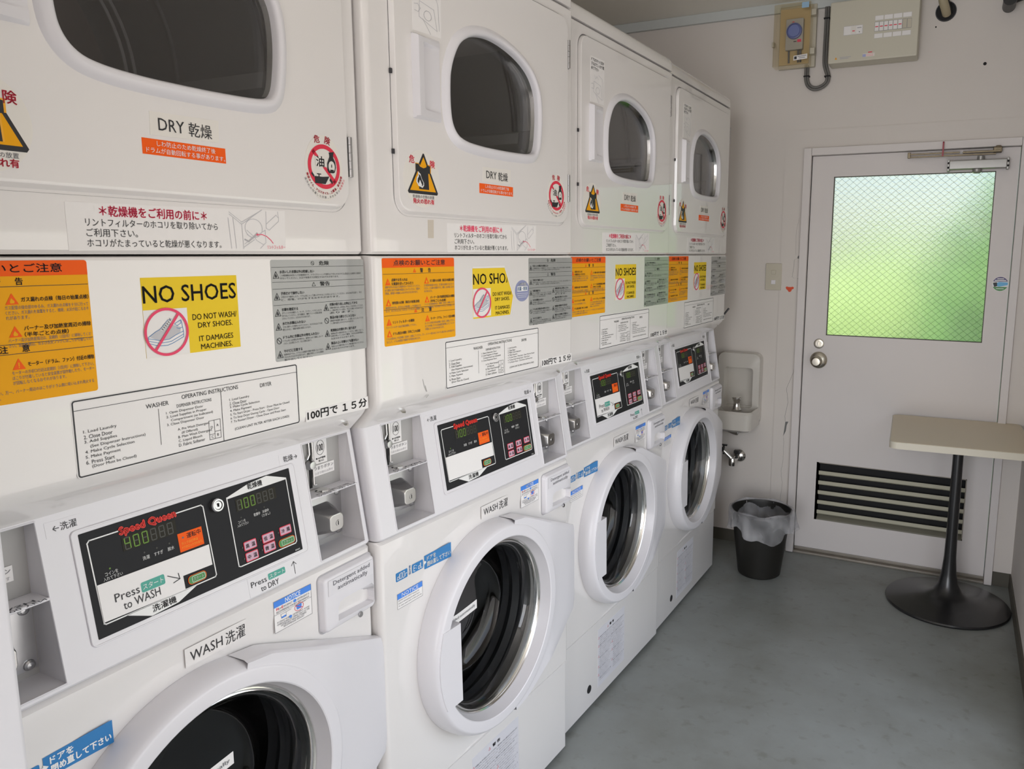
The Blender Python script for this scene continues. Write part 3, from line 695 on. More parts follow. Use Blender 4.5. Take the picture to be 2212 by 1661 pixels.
        add_lathe(bm, [(.0098, .0), (.0098, .0055), (.0086, .0072), (.0066, .0072), (.0058, .006), (.0056, .0062), (.0, .0062)], lambda a, b, d: G(.3838+a, kz+b, d), 26, [0, 0, 0, 1, 0, 0])
        add_box(bm, con_x(kz)+.0065, con_x(kz)+.0092, .3831, .3845, kz-.0008, kz+.0042, 1)
        finish(bm, 'key_switch', [STEEL, BLACKIN], p, True)
        for u, z, w in ((.336, .8962, .0285), (.4948, .8938, .0325)):
            s = Sheet(); s.base(rrect(u-w/2, u+w/2, z-.0062, z+.0062, .0055, 5), ORANGE); s.poly(rrect(u-w/2+.0008, u+w/2-.0008, z-.0055, z+.0055, .005, 5), GREENB, 1)
            s.line(rrect(u-w/2+.006, u+w/2-.0025, z-.004, z+.004, .0015, 2), .0006, WHITEINK, closed=True); s.text('スタート', u+.0015, z-.0022, .0044, WHITEINK, w=w*.55, align='c', bold=.02)
            s.build('start_button', p, console(.0022))
        for t, u, z in (('高温', .4282, .9112), ('中温', .4282, .8945), ('低温', .4617, .9112), ('微温', .4612, .8962), ('冷風', .4955, .9118)):
            s = Sheet(); s.base(rrect(u-.0113, u+.0113, z-.0068, z+.0068, .0018, 3), RED); s.poly(rrect(u-.0102, u+.0102, z-.0057, z+.0057, .0013, 3), PINKBTN, 1)
            s.text(t[0], u-.0052, z-.0032, .0062, INK, align='c', bold=.015); s.text(t[1], u+.0052, z-.0032, .0062, INK, align='c', bold=.015); s.poly(circle(u-.0142, z, .0013, 10), LEDOFF, 1)
            s.build('temperature_button', p, console(.0022))
        return p
    return f
def b_coin(side, txt):
    a, b = RL if side == 'L' else RR
    def f(par):
        bm = bmesh.new(); z0, z1 = RZ; sf = .9435
        P = lambda x, u, z: bm.verts.new((x, u, z))
        def q(*v, m=0): bm.faces.new([P(*i) for i in v]).material_index = m
        f0, f1, e = con_x(z0), con_x(z1), .0025
        def shell(z0, z1, f0, f1, mb):
            q((XB, a+e, z0+e), (XB, b-e, z0+e), (XB, b-e, z1), (XB, a+e, z1), m=mb)
            q((f0, a, z0), (f0, b, z0), (XB, b-e, z0+e), (XB, a+e, z0+e)); q((f1, b, z1), (f1, a, z1), (XB, a+e, z1), (XB, b-e, z1))
            q((f0, a, z0), (XB, a+e, z0+e), (XB, a+e, z1), (f1, a, z1)); q((XB, b-e, z0+e), (f0, b, z0), (f1, b, z1), (XB, b-e, z1))
        shell(z0, z1, f0, f1, 1)
        add_box(bm, XB, XB+.0012, a+.004, b-.004, z0+.012, sf-.003, 2)
        for zz in (z0+.018, sf-.017): add_lathe(bm, [(.0068, 0), (.0062, .002), (.004, .0038), (0, .0045)], lambda p_, r_, d: (XB+.0012+d, b-.0135+p_, zz+r_), 18, 2)
        # lips round the opening
        for (u1, z1_), (u2, z2_) in zip(((a, z0), (b, z0), (b, z1), (a, z1)), ((b, z0), (b, z1), (a, z1), (a, z0))):
            add_tube(bm, [(con_x(z1_)+.0002, u1, z1_), (con_x(z2_)+.0002, u2, z2_)], .0012, 6, 0)
        c = finish(bm, 'coin_recess', [PLASTIC, GREYP, STEEL], par, False)
        bm = bmesh.new(); xs = con_x(sf)+.002
        add_box(bm, XB, xs, a+.0005, b-.0005, sf-.0035, sf, 0, .0008, 1)
        o = finish(bm, 'coin_shelf', [PLASTIC], c)
        s = Sheet()
        for i, t in enumerate(txt): s.text(t, .03+(a-.03)+.014+i*.004, -.024-i*.0085+.0, .0062, INKG, w=(.088, .076)[i], bold=.01)
        s.build('shelf_lettering', o, lambda u, v, d: (XB+.034+v+.0235, u, sf+d-.0002))
        o0 = a
        s = Sheet(); s.base([(o0+.0435, .9865), (o0+.0735, .9858), (o0+.0735, 1.0325), (o0+.0435, 1.0325)], PAPER)
        s.ring(o0+.0585, 1.0135, .0095, .0007, INK, 2, 30, .0132); s.text('100', o0+.0585, 1.0075, .012, INK, w=.0125, align='c', bold=.01); s.text('◆100円硬貨', o0+.0585, .9935, .0034, INK, w=.022, align='c', bold=.02); s.text('投入口', o0+.0595, .9888, .0036, INK, w=.0115, align='c', bold=.02)
        s.build('coin_label', c, flat(XB))
        s = Sheet(); s.base([(o0+.039, .9652), (o0+.0885, .9655), (o0+.0885, .9845), (o0+.039, .9842)], PAPER); s.text('つまりボタン', o0+.0415, .976, .0062, INKG, w=.0445); s.text('つまり時のみ押す', o0+.0425, .9675, .0048, INKL, w=.0425); s.build('jam_button_label', c, flat(XB+.0008))
        bm = bmesh.new(); u = o0+.034
        add_box(bm, XB, XB+.0015, u-.0025, u+.0025, .948, 1.032, 1); add_tube(bm, [(XB+.003, u-.0038, 1.033), (XB+.004, u-.0038, 1.008), (XB+.004, u-.009, 1.0)], .0016, 8, 0); add_tube(bm, [(XB+.003, u+.0042, 1.033), (XB+.003, u+.0042, .997)], .0014, 8, 0); add_tube(bm, [(XB+.003, u+.0045, .985), (XB+.003, u+.0045, .953), (XB+.004, u+.009, .952)], .0014, 8, 0)
        add_lathe(bm, [(.0085, 0), (.0085, .006), (.0065, .009), (0, .0095)], lambda p_, r_, d: (XB+.002+d, u-.003+p_, .9895+r_), 22, 2)
        add_lathe(bm, [(.0125, 0), (.0125, .0012), (.010, .003), (.0, .0028)], lambda p_, r_, d: (XB+.018+p_, u+.008+r_, sf+d), 22, 0)
        finish(bm, 'coin_mechanism', [CHROME, BLACKIN, STEEL], c, True)
        bm = bmesh.new(); cu, cz = o0+.0475, .8895
        sec = [(XB+.001, .030, .026), (XB+.006, .0285, .0245), (XB+.018, .024, .022), (-.025, .0178, .0165), (-.0205, .0168, .0158), (-.0182, .0155, .0145), (-.0178, .0142, .0132)]
        R = []
        for x, w, h in sec:
            R.append([bm.verts.new((x, cu+p_, cz+q_)) for p_, q_ in rrect(-w, w, -h, h, min(w, h)*.55, 5)])
        for i_, (A, B) in enumerate(zip(R, R[1:])):
            for i in range(len(A)): bm.faces.new((A[i], A[(i+1) % len(A)], B[(i+1) % len(A)], B[i]))
        bm.faces.new(R[-1])
        add_lathe(bm, [(.0052, 0), (.0048, .001), (.0, .001)], lambda p_, r_, d: (-.0178+d, cu+.002+p_, cz-.001+r_), 18, 0); add_box(bm, -.0168, -.0164, cu+.0012, cu+.0026, cz-.0045, cz+.0025, 1)
        finish(bm, 'coin_box_lock', [mat('satin_chrome', (.50, .49, .48), .24, 1.0), BLACKIN], c, True, 40)
        return c
    return f

# ---- washer
XW = -.012
def b_washer_cabinet(par):
    bm = bmesh.new(); z0, z1 = .2705, .827
    p = [(XW-.006, z1), (XW, z1-.005), (XW, z0+.003), (XW-.003, z0)]
    uA, uB = .030, .648
    hull(bm, p, -.003, uA, .012, 0, caps=(True, False)); hull(bm, p, uB, U1, 0, .012, caps=(False, True))
    hull(bm, [(XW-.006, z1), (XW, z1-.005)], uA, uB, caps=(False, False)); hull(bm, [(XW, z0+.003), (XW-.003, z0)], uA, uB, caps=(False, False))
    rect = [(uA, z0+.003), (uB, z0+.003), (uB, z1-.005), (uA, z1-.005)]
    def clipc(r):
        o = []
        for i in range(96):
            t = 2*pi*i/96; k = min(r, ray_poly([(uA+.001, z0+.004), (uB-.001, z0+.004), (uB-.001, z1-.006), (uA+.001, z1-.006)], WC, t)); o.append((WC[0]+k*cos(t), WC[1]+k*sin(t)))
        return o
    L = loops([rect, clipc(.285), clipc(.272), circle(*WC, .205, 96), circle(*WC, .200, 96)], WC, 96)
    skin(bm, [[(XW, a, b) for a, b in L[0]], [(XW, a, b) for a, b in L[1]], [(XW-.0022, a, b) for a, b in L[2]], [(XW-.0022, a, b) for a, b in L[3]], [(XW-.03, a, b) for a, b in L[4]]])
    c = finish(bm, 'washer_cabinet', [ENAMEL], par, True)
    F = flat(XW)
    s = Sheet(); s.base([(.304, .778), (.405, .778), (.405, .8055), (.304, .8055)], CREAM if 0 else ENAMEL)
    s.text('WASH', .3115, .7842, .0145, INK, w=.052, bold=-.008); s.text('洗濯', .3685, .7805, .0195, INK, w=.034, bold=-.008); s.build('wash_label', c, F)
    s = Sheet(); s.base(rrect(.0375, .069, .739, .7562, .002, 3), BLUE)
    for i, ch in enumerate('dOOr'): seven(s, ch, .0405+i*.0072, .7425, .0048, .0105, WHITEINK, .0011, 3, .1)
    s.poly(rrect(.0815, .113, .740, .7575, .002, 3), BLUE, 1)
    for i, ch in enumerate('E:dL'):
        if ch == ':': s.rect(.0925, .094, .746, .7475, WHITEINK, 3); s.rect(.0932, .0947, .751, .7525, WHITEINK, 3)
        else: seven(s, ch, .0852+i*.0068, .7432, .0048, .0105, WHITEINK, .0011, 3, .1)
    s.poly([(.1170, .735), (.1990, .7325), (.1990, .7632), (.1170, .7622)], BLUE, 1); s.poly([(.1145, .751), (.1165, .751), (.1165, .7535), (.1225, .749), (.1165, .7445), (.1165, .747), (.1145, .747)], WHITEINK, 3)
    s.text('ドアを', .1245, .7505, .0085, WHITEINK, w=.0265, bold=.04); s.text('閉め直して下さい', .125, .7382, .0098, WHITEINK, w=.071, bold=.04)
    for i, ch in enumerate('または'): s.text(ch, .0755, .7535-i*.0062, .0055, BLUE, align='c', bold=.03)
    s.build('error_code_sticker', c, F)
    s = Sheet(); s.base([(.039, .6847), (.1092, .685), (.1092, .7152), (.039, .7145)], PAPER); s.line([(.039, .6847), (.1092, .685), (.1092, .7152), (.039, .7145)], .0005, INKG, closed=True)
    s.poly([(.039, .7035), (.1092, .704), (.1092, .7152), (.039, .7145)], BLUE2, 1); s.text('NOTICE', .074, .7055, .0075, WHITEINK, w=.046, align='c')
    for i, t in enumerate(('DOOR LOCK LIGHT must go out', 'before attempting to open door.', 'To open, push door in then pull out.')): s.text(t, .0415, .6985-i*.0052, .0033, INKG, w=(.058, .060, .065)[i])
    s.build('lock_light_notice', c, F)
    s = Sheet(); a0, a1, b0, b1 = .4565, .533, .7575, .809
    s.base([(a0, b0), (a1, b0), (a1, b1), (a0, b1)], PAPER); s.line([(a0, b0), (a1, b0), (a1, b1), (a0, b1)], .0005, INKG, closed=True)
    s.rect(a0, a1, b1-.0105, b1, BLUE2, 1); c_ = (a0+a1)/2; s.text('NOTICE', c_, b1-.009, .0075, WHITEINK, w=.031, align='c', bold=.02)
    s.text('H', a0+.005, .793, .0042, RED, bold=.04); s.text('IGH', a0+.009, .793, .003, INKG); s.text('E', a0+.0155, .793, .0042, RED, bold=.04); s.text('FFICIENCY', a0+.019, .793, .003, INKG, w=.018); s.poly(circle(a0+.042, .7945, .0035, 16, .0025), BLUE2, 2); s.text('DETERGENT IS', a0+.047, .793, .003, INKG, w=.025)
    s.text('RECOMMENDED FOR BEST PERFORMANCE', c_, .7882, .003, INKG, w=.067, align='c'); s.line([(a0, .7865), (a1, .7865)], .0004, INKG)
    s.line([(a0+.013, .7835), (a0+.014, .7768), (a0+.0235, .7768), (a0+.0235, .7838)], .0005, INKG); s.line([(a0+.0125, .7836), (a0+.034, .784)], .0005, INKG); s.poly([(a0+.0138, .7792), (a0+.014, .777), (a0+.0235, .777), (a0+.0235, .7795)], BLUE2, 2)
    s.poly([(a0+.044, .7845), (a0+.0455, .7775), (a0+.0545, .7775), (a0+.0555, .785)], BLUE2, 2); s.line([(a0+.0435, .785), (a0+.064, .7855)], .0005, INKG); s.ring(a0+.050, .7812, .0095, .0007, RED, 3, 24, .0066); s.line([(a0+.0425, .7845), (a0+.0575, .7775)], .0007, RED, 4)
    for i, t in enumerate(('IF USING NON      DETERGENT, AVOID', 'OVERSUDSING BY USING ONLY 1/2 THE', 'DETERGENT MANUFACTURERS', 'RECOMMENDED AMOUNT')): s.text(t, c_, .7712-i*.0036, .0029, INKG, w=(.066, .066, .052, .042)[i], align='c')
    s.poly(circle(a0+.0315, .7725, .003, 16, .0022), BLUE2, 4)
    s.build('detergent_notice', c, F)
    return c
def b_drawer(par):
    bm = bmesh.new(); o = rrect(.5475, .6745, .7125, .8125, .009, 5); c = (.622, .740)
    o1 = rrect(.550, .672, .715, .810, .008, 5); o2 = rrect(.5535, .6685, .7185, .8065, .007, 5)
    p0 = [(.578, .727), (.664, .724), (.667, .732), (.6665, .756), (.662, .7615), (.594, .7615), (.584, .759), (.579, .752)]
    p1 = [(.582, .731), (.6625, .728), (.6645, .733), (.664, .744), (.660, .748), (.594, .748), (.586, .746), (.583, .742)]
    L = loops([o, o1, o2, p0, p1], c, 80)
    X = XW
    skin(bm, [[(X, a, b) for a, b in L[0]], [(X+.009, a, b) for a, b in L[1]], [(X+.0125, a, b) for a, b in L[2]], [(X+.0135, a, b) for a, b in L[3]]])
    R = skin(bm, [[(X+.0135, a, b) for a, b in L[3]], [(X-.008+(b-.728)*-.0, a, b) for a, b in L[4]]])
    bm.faces.new(R[-1])
    g = rrect(.5455, .6765, .7105, .8145, .010, 5); gl = loops([g, o], c, 60); skin(bm, [[(X+.0006, a, b) for a, b in gl[0]], [(X+.0006, a, b) for a, b in gl[1]]], 1)
    d = finish(bm, 'detergent_drawer', [PLASTIC, INKL], par, True, 45)
    bm = bmesh.new(); add_lathe(bm, [(.0052, 0), (.0052, .0025), (.0042, .0035), (.0, .0035)], lambda a, b, q: (X+.012+q, .6305+a, .7155+b), 18); finish(bm, 'drawer_lock', [STEEL], d, True)
    s = Sheet(); s.base([(.5585, .7775), (.667, .7775), (.667, .8045), (.5585, .8045)], PLASTIC)
    s.text('Detergent added', .6135, .7935, .0075, INKG, w=.088, align='c', ref='Dtd'); s.text('autimatically', .6155, .7825, .0075, INKG, w=.072, align='c', ref='ltd'); s.build('detergent_label', d, flat(X+.0130))
    return d
def b_washer_door(strip):
    def f(par):
        A = lambda a, b, q: (q, WC[0]+a, WC[1]+b)
        bm = bmesh.new()
        prof = [(.2325, XW-.002), (.2325, .004), (.2305, .016), (.2265, .0255), (.2225, .030), (.2185, .0318), (.1995, .0318), (.1975, .0305), (.1965, .027), (.1905, .008), (.1885, .0045)]
        add_lathe(bm, prof, A, 96)
        d = finish(bm, 'washer_door', [PLASTIC], par, True, 30)
        bm = bmesh.new(); add_lathe(bm, [(.1888, .0055), (.186, .0075), (.1835, .0045), (.1825, .0055), (.180, .0065), (.178, .003), (.176, -.004)], A, 96); finish(bm, 'glass_trim_ring', [CHROME], d, True)
        bm = bmesh.new(); add_lathe(bm, [(.178, .0025), (.172, .0), (.164, -.010), (.1535, -.035), (.147, -.070), (.140, -.088), (.125, -.098), (.07, -.106), (0, -.108)], A, 72)
        finish(bm, 'door_glass', [DWASHGLASS], d, True, 80)
        # hinge plate running to the right edge
        bm = bmesh.new(); t0 = radians(78); n = 44
        OUT = [(.322, .772), (.3703, .7634), (.4165, .7575), (.668, .6535), (.6795, .6485), (.684, .641), (.684, .431), (.6795, .4235), (.668, .4185), (.4165, .3145), (.3703, .3086), (.322, .300), (.2, .3), (.2, .772)]
        rows = [[] for _ in range(8)]
        for i in range(n+1):
            t = t0-2*t0*i/n; k = ray_poly(OUT, WC, t); r0 = .2195
            k = max(k, .2325)
            for j, q in enumerate((0, .06, .25, .55, .9, 1)):
                r = r0+(k-r0)*q; u, z = WC[0]+r*cos(t), WC[1]+r*sin(t)
                x = .0312-.0015*min(1, q*12)-.0225*max(0, min(1, (u-.53)/(.684-.53)))
                if q == 1: x -= .004
                rows[j].append((x, u, z))
            u, z = WC[0]+k*1.006*cos(t), WC[1]+k*1.006*sin(t)
            rows[6].append((rows[5][-1][0]-.004, u, z)); rows[7].append((XW+.0005, u, z))
        skin(bm, rows, 0, closed=False)
        finish(bm, 'hinge_plate', [PLASTIC], d, True, 38)
        # flat handle pad
        bm = bmesh.new(); zs = [.612-.168*i/14 for i in range(15)]
        arc_ = [(WC[0]-sqrt(.2192**2-(z-WC[1])**2), z) for z in zs]
        poly = [(.1695, .612)]+arc_+[(.172, .444)]
        lo, hi = add_prism(bm, poly[::-1], lambda a, b, q: (q, a, b), .0, .0335)
        bmesh.ops.bevel(bm, geom=[e for e in bm.edges if e.verts[0].co.x > .033 and e.verts[1].co.x > .033 and min(e.verts[0].co.y, e.verts[1].co.y) > .160], offset=.0012, segments=1, affect='EDGES')
        finish(bm, 'door_handle', [PLASTIC], d, True, 30)
        if strip:
            # paper strip stuck across the glass from behind the handle
            s = Sheet(); u1 = strip; bm = s.bm; n = 10; mi = s.mi(PAPER)
            X = lambda u: .004-.012*max(0, (u-.20)/.16)
            V = [(bm.verts.new((X(u), u, .593+.04*max(0, u-.17)**1.5)), bm.verts.new((X(u), u, .6125+.04*max(0, u-.17)**1.5))) for u in (.168+(u1-.168)*i/n for i in range(n+1))]
            for p, q in zip(V, V[1:]): bm.faces.new((p[0], q[0], q[1], p[1])).material_index = mi
            s.text('Detergent added automatically' if u1 > .3 else 'added automatically', .174, .5995, .0075, INKG, w=u1-.182)
            s.build('detergent_strip', d, lambda u, z, dd: (X(u)+.0003+dd, u, z+.04*max(0, u-.17)**1.5))
        return d
    return f
def b_washer_drum(par):
    A = lambda a, b, q: (q, WC[0]+a, WC[1]+b)
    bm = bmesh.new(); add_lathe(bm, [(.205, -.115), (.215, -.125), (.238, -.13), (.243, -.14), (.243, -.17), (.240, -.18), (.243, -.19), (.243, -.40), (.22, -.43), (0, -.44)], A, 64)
    for k in range(3):
        t = radians(20)+k*2*pi/3; c, s_ = cos(t), sin(t); w = .03
        P = [(.242, -w), (.19, -w*.4), (.185, 0), (.19, w*.4), (.242, w)]
        lo = [bm.verts.new(A(r*c-q*s_, r*s_+q*c, -.19)) for r, q in P]; hi = [bm.verts.new(A(r*c-q*s_, r*s_+q*c, -.42)) for r, q in P]
        for i in range(4): bm.faces.new((lo[i], lo[i+1], hi[i+1], hi[i]))
        bm.faces.new(lo)
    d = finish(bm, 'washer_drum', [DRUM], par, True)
    bm = bmesh.new(); add_lathe(bm, [(.203, -.03), (.186, -.028), (.182, -.04), (.190, -.055), (.182, -.07), (.190, -.085), (.184, -.10), (.206, -.118)], A, 64); finish(bm, 'door_gasket', [RUBBER], d, True)
    return d
def b_kick(par):
    bm = bmesh.new(); x = -.0185
    hull(bm, [(x-.006, .267), (x, .263), (x, .018), (x-.003, .015)], -.002, U1-.001, .004, .004)
    k = finish(bm, 'kick_panel', [ENAMEL], par, True)
    bm = bmesh.new(); add_lathe(bm, [(.0125, .0002), (.0118, .0014), (.0105, .0002), (0, .0001)], lambda a, b, q: (x+q, .167+a, .0755+b), 24, [0, 1, 1]); finish(bm, 'access_hole', [RUBBER, BLACKIN], k, True)
    return k
def b_kicklabel(a0):
    def f(par):
        s = Sheet(); x = -.0185; a1 = a0+.184; b0, b1 = .052, .236
        s.base([(a0, b0), (a1, b0), (a1, b1), (a0, b1)], mat('film_label', (.70, .695, .735), .5))
        def tri(a, b): s.line([(a, b), (a+.007, b), (a+.0035, b+.0065)], .0006, RED, closed=True)
        s.text('警 告', (a0+a1)/2, b1-.018, .008, INK, w=.03, align='c', bold=.02); tri((a0+a1)/2-.03, b1-.018)
        para = ('洗濯機の中に手や足を入れないでください。回転中のドラムに触れると大けがをします', '子供を洗濯機の上や中で遊ばせないでください。閉じ込められて死亡するおそれがあります', '揮発性の溶剤や油が付いた衣類を洗わないでください。爆発や火災の原因になります', '運転中はドアを無理に開けないでください。高温の湯でやけどをすることがあります')
        for i in range(22):
            b = b1-.029-i*.0066
            if i < 8: s.text(para[i % 4][i % 3:], a0+.010, b, .0042, INKG if i % 4 == 0 else INKL, w=.168-(i % 3)*.012); 
            else:
                s.text(para[i % 4][:20+(i % 3)], a0+.010, b, .0040, INKG if i % 5 == 0 else INKL, w=.078-(i % 4)*.006); s.text(para[(i+1) % 4][:21], a0+.102, b, .0040, INKG if i % 6 == 0 else INKL, w=.077-((i+2) % 4)*.007)
            if i in (0, 4, 9, 14, 18): tri(a0+.0015, b-.001)
            if i in (8, 12, 17): tri(a0+.093, b-.001)
        return s.build('caution_label', par, flat(x))
    return f

MACH = [((-.033276, -.682014), .000258, 'white stacked washer and dryer nearest the camera with display reading 400', 'press', '400', 'plain', False),
        ((-.016939, .000416), -.049118, 'white stacked washer and dryer with torn NO SHOES sign and blank white panel paper', 'blank', '100', 'torn', True),
        ((-.010179, .697305), -.040145, 'white stacked washer and dryer third from the camera with Press to WASH paper', 'press', '100', 'plain', False),
        ((.007209, 1.376302), -.016367, 'white stacked washer and dryer at the far end of the row beside the drinking fountain', 'blank', '100', 'plain', False)]
for k, ((ox, oy), rz, label, kind, wash, ns, torn) in enumerate(MACH):
    r = empty('stacked_washer_dryer', (ox, oy, 0), rz)
    tag(r, label, 'washing machine', 'stacked washer dryers along the wall')
    shared('cab', r, b_dryer_cabinet); shared('top', r, b_top_cover); shared('ddoor', r, b_dryer_door); shared('ddrum', r, b_dryer_drum); shared('lintl', r, b_lint_label)
    lp = shared('lint', r, b_lint_panel)
    for key, b in (('insp', b_inspection), ('ns'+ns, b_noshoes(ns)), ('dang', b_danger), ('oper', b_operating), ('price', b_price)): shared(key, lp, b)
    if torn:
        b_hygiene(lp)
        s = Sheet()
        for pl, w in (([(.1138, 1.1114), (.1176, 1.0972), (.1225, 1.088)], .0011), ([(.1205, 1.098), (.1238, 1.0875)], .0018), ([(.1278, 1.0795), (.1225, 1.076)], .0022)): s.line(pl, w, mat('scuff_grey', (.42, .41, .40), .7), 1)
        s.build('scuff_mark', lp, flat(-.0001))
        s = Sheet(); s.base([(.1395, 1.371), (.1555, 1.3712), (.1565, 1.4045), (.140, 1.404)], TAPE); s.build('tape_piece', r, flat(0))
    con = shared('cons', r, b_console)
    if kind == 'press': shared('pd', con, b_press_dry)
    shared('panel'+kind+wash, r, b_panel(kind, wash))
    shared('coinL', r, b_coin('L', ('INSERT 400 YEN', 'to WASH'))); shared('coinR', r, b_coin('R', ('INSERT 100 YEN', 'to DRY for 15 min')))
    shared('wcab', r, b_washer_cabinet); shared('draw', r, b_drawer); shared('wdoor'+(str(k) if k < 2 else ''), r, b_washer_door((.3655, .268, None, None)[k])); shared('wdrum', r, b_washer_drum)
    kp = shared('kick', r, b_kick); shared('kl%g' % (.263 if k < 2 else .222), kp, b_kicklabel(.263 if k < 2 else .222))

# ------------------------------------------------------------------ the room
WALL = mat('painted_wall', (.71, .665, .625), .75, noise=.03, nscale=4, bump=.15, bscale=90)
WOODP = mat('painted_door', (.73, .69, .675), .55, noise=.02, nscale=6)
CEIL = mat('ceiling_paint', (.90, .875, .80), .8, noise=.03, nscale=3)
TRIMC = mat('trim_paint', (.58, .61, .60), .5)
SKIRT = mat('skirting_vinyl', (.085, .078, .06), .6)
SILL = mat('metal_sill', (.30, .27, .23), .45, .4, noise=.25, nscale=14)
BEIGE = mat('beige_plastic', (.56, .52, .42), .4)
SLAT = mat('louver_slat', (.50, .48, .37), .5, noise=.06, nscale=10)
BLACKM = mat('black_metal', (.012, .012, .012), .38, noise=.2, nscale=5)
FL = bpy.data.materials.new('floor_paint'); FL.use_nodes = True; n = FL.node_tree; b = n.nodes['Principled BSDF']
tc = n.nodes.new('ShaderNodeTexCoord'); t1 = n.nodes.new('ShaderNodeTexNoise'); t1.inputs['Scale'].default_value = 2.2; t1.inputs['Detail'].default_value = 9; t1.inputs['Roughness'].default_value = .62
cr = n.nodes.new('ShaderNodeValToRGB'); e = cr.color_ramp.elements; e[0].position = .30; e[0].color = (.19, .198, .178, 1); e[1].position = .72; e[1].color = (.292, .318, .312, 1)
x = cr.color_ramp.elements.new(.5); x.color = (.248, .265, .254, 1)
t2 = n.nodes.new('ShaderNodeTexNoise'); t2.inputs['Scale'].default_value = 26; t2.inputs['Detail'].default_value = 4
c2 = n.nodes.new('ShaderNodeValToRGB'); c2.color_ramp.elements[0].position = .28; c2.color_ramp.elements[0].color = (.72, .70, .64, 1); c2.color_ramp.elements[1].position = .42; c2.color_ramp.elements[1].color = (1, 1, 1, 1)
mx = n.nodes.new('ShaderNodeMix'); mx.data_type = 'RGBA'; mx.blend_type = 'MULTIPLY'; mx.inputs[0].default_value = .6
n.links.new(tc.outputs['Object'], t1.inputs[0]); n.links.new(tc.outputs['Object'], t2.inputs[0]); n.links.new(t1.outputs[0], cr.inputs[0]); n.links.new(t2.outputs[0], c2.inputs[0])
n.links.new(cr.outputs[0], mx.inputs[6]); n.links.new(c2.outputs[0], mx.inputs[7]); n.links.new(mx.outputs[2], b.inputs['Base Color'])
b.inputs['Roughness'].default_value = .42
bp = n.nodes.new('ShaderNodeBump'); bp.inputs['Strength'].default_value = .12; bp.inputs['Distance'].default_value = .002; n.links.new(t2.outputs[0], bp.inputs['Height']); n.links.new(bp.outputs[0], b.inputs['Normal'])

XL, YF, TH = -.78, -3.05, .12
def boxes(name, lst, m, kind=True, bev=0):
    bm = bmesh.new()
    for q in lst: add_box(bm, *q, 0, bev)
    o = finish(bm, name, [m], None, bool(bev))
    if kind: struct(o)
    return o
DX0, DX1, DZ1 = .277, 1.052, 1.757      # door opening
boxes('floor', [(XL-TH, XR+TH, YF-TH, YB+TH, -.1, 0)], FL)
boxes('ceiling', [(XL-TH, XR+TH, YF-TH, YB+TH, ZC, ZC+.1)], CEIL)
boxes('wall_back', [(XL-TH, DX0, YB, YB+TH, 0, ZC), (DX1, XR+TH, YB, YB+TH, 0, ZC), (DX0, DX1, YB, YB+TH, DZ1, ZC)], WALL)
boxes('wall_left', [(XL-TH, XL, YF, YB, 0, ZC)], WALL)
boxes('wall_right', [(XR, XR+TH, 1.29, YB, 0, ZC), (XR, XR+TH, YF, -.60, 0, ZC), (XR, XR+TH, -.60, 1.29, 0, .12), (XR, XR+TH, -.60, 1.29, 1.40, ZC)], WALL)  # low opening shaped to suit the added side window light
boxes('wall_front', [(XL-TH, -.68, YF-TH, YF, 0, ZC), (1.08, XR+TH, YF-TH, YF, 0, ZC), (-.68, 1.08, YF-TH, YF, 2.2, ZC)], WALL)
boxes('baseboard_back', [(XL, .163, YB-.006, YB, 0, .056), (1.081, XR, YB-.006, YB, 0, .060)], SKIRT)
boxes('baseboard_right', [(XR-.006, XR, YF, YB-.006, 0, .060)], SKIRT)
boxes('trim_1', [(XL, XR, YB-.018, YB, 2.338, ZC)], TRIMC, bev=.002)
boxes('trim_2', [(.1635, .2447, YB-.004, YB, 0, 1.8595), (.2447, XR, YB-.004, YB, 1.7845, 1.8595), (1.081, XR, YB-.004, YB, .06, 1.7845)], WALL)
boxes('trim_3', [(.2447, DX0, YB-.020, YB+.05, .002, 1.7845), (1.0515, 1.0805, YB-.020, YB+.05, .002, 1.7845), (DX0, 1.0515, YB-.020, YB+.05, 1.7535, 1.7845)], WOODP, bev=.003)
boxes('trim_4', [(DX0, 1.0515, YB-.012, YB+.07, 0, .010), (DX0, 1.0515, YB+.012, YB+.07, .010, .024)], SILL, bev=.002)

# ---- door leaf
GX0, GX1, GZ0, GZ1 = .3697, .9722, .9964, 1.665
VX0, VX1, VZ0, VZ1 = .3598, .9606, .165, .430
LX0, LX1, LZ0, LZ1 = .279, 1.049, .0275, 1.7515
bm = bmesh.new(); Y0, Y1 = YB+.006, YB+.042
for q in ((LX0, GX0, LZ0, LZ1), (GX1, LX1, LZ0, LZ1), (GX0, GX1, GZ1, LZ1), (GX0, GX1, VZ1, GZ0), (GX0, GX1, LZ0, VZ0), (GX0-.0099, GX0, VZ0, VZ1), (VX1, GX1, VZ0, VZ1)):
    add_box(bm, q[0], q[1], Y0, Y1, q[2], q[3])
door = struct(finish(bm, 'door_1', [WOODP]))
FG = bpy.data.materials.new('frosted_glass'); FG.use_nodes = True; b = FG.node_tree.nodes['Principled BSDF']
b.inputs['Transmission Weight'].default_value = 1.0; b.inputs['Roughness'].default_value = .30; b.inputs['IOR'].default_value = 1.45; b.inputs['Base Color'].default_value = (.97, .95, .84, 1)
nn = FG.node_tree; tcc = nn.nodes.new('ShaderNodeTexCoord'); vv = nn.nodes.new('ShaderNodeTexVoronoi'); vv.inputs['Scale'].default_value = 130; bb = nn.nodes.new('ShaderNodeBump'); bb.inputs['Strength'].default_value = .25; bb.inputs['Distance'].default_value = .002
nn.links.new(tcc.outputs['Object'], vv.inputs[0]); nn.links.new(vv.outputs[0], bb.inputs['Height']); nn.links.new(bb.outputs[0], b.inputs['Normal'])
box_obj('glass_pane', GX0-.004, GX1+.004, YB+.020, YB+.026, GZ0-.004, GZ1+.004, FG, door)
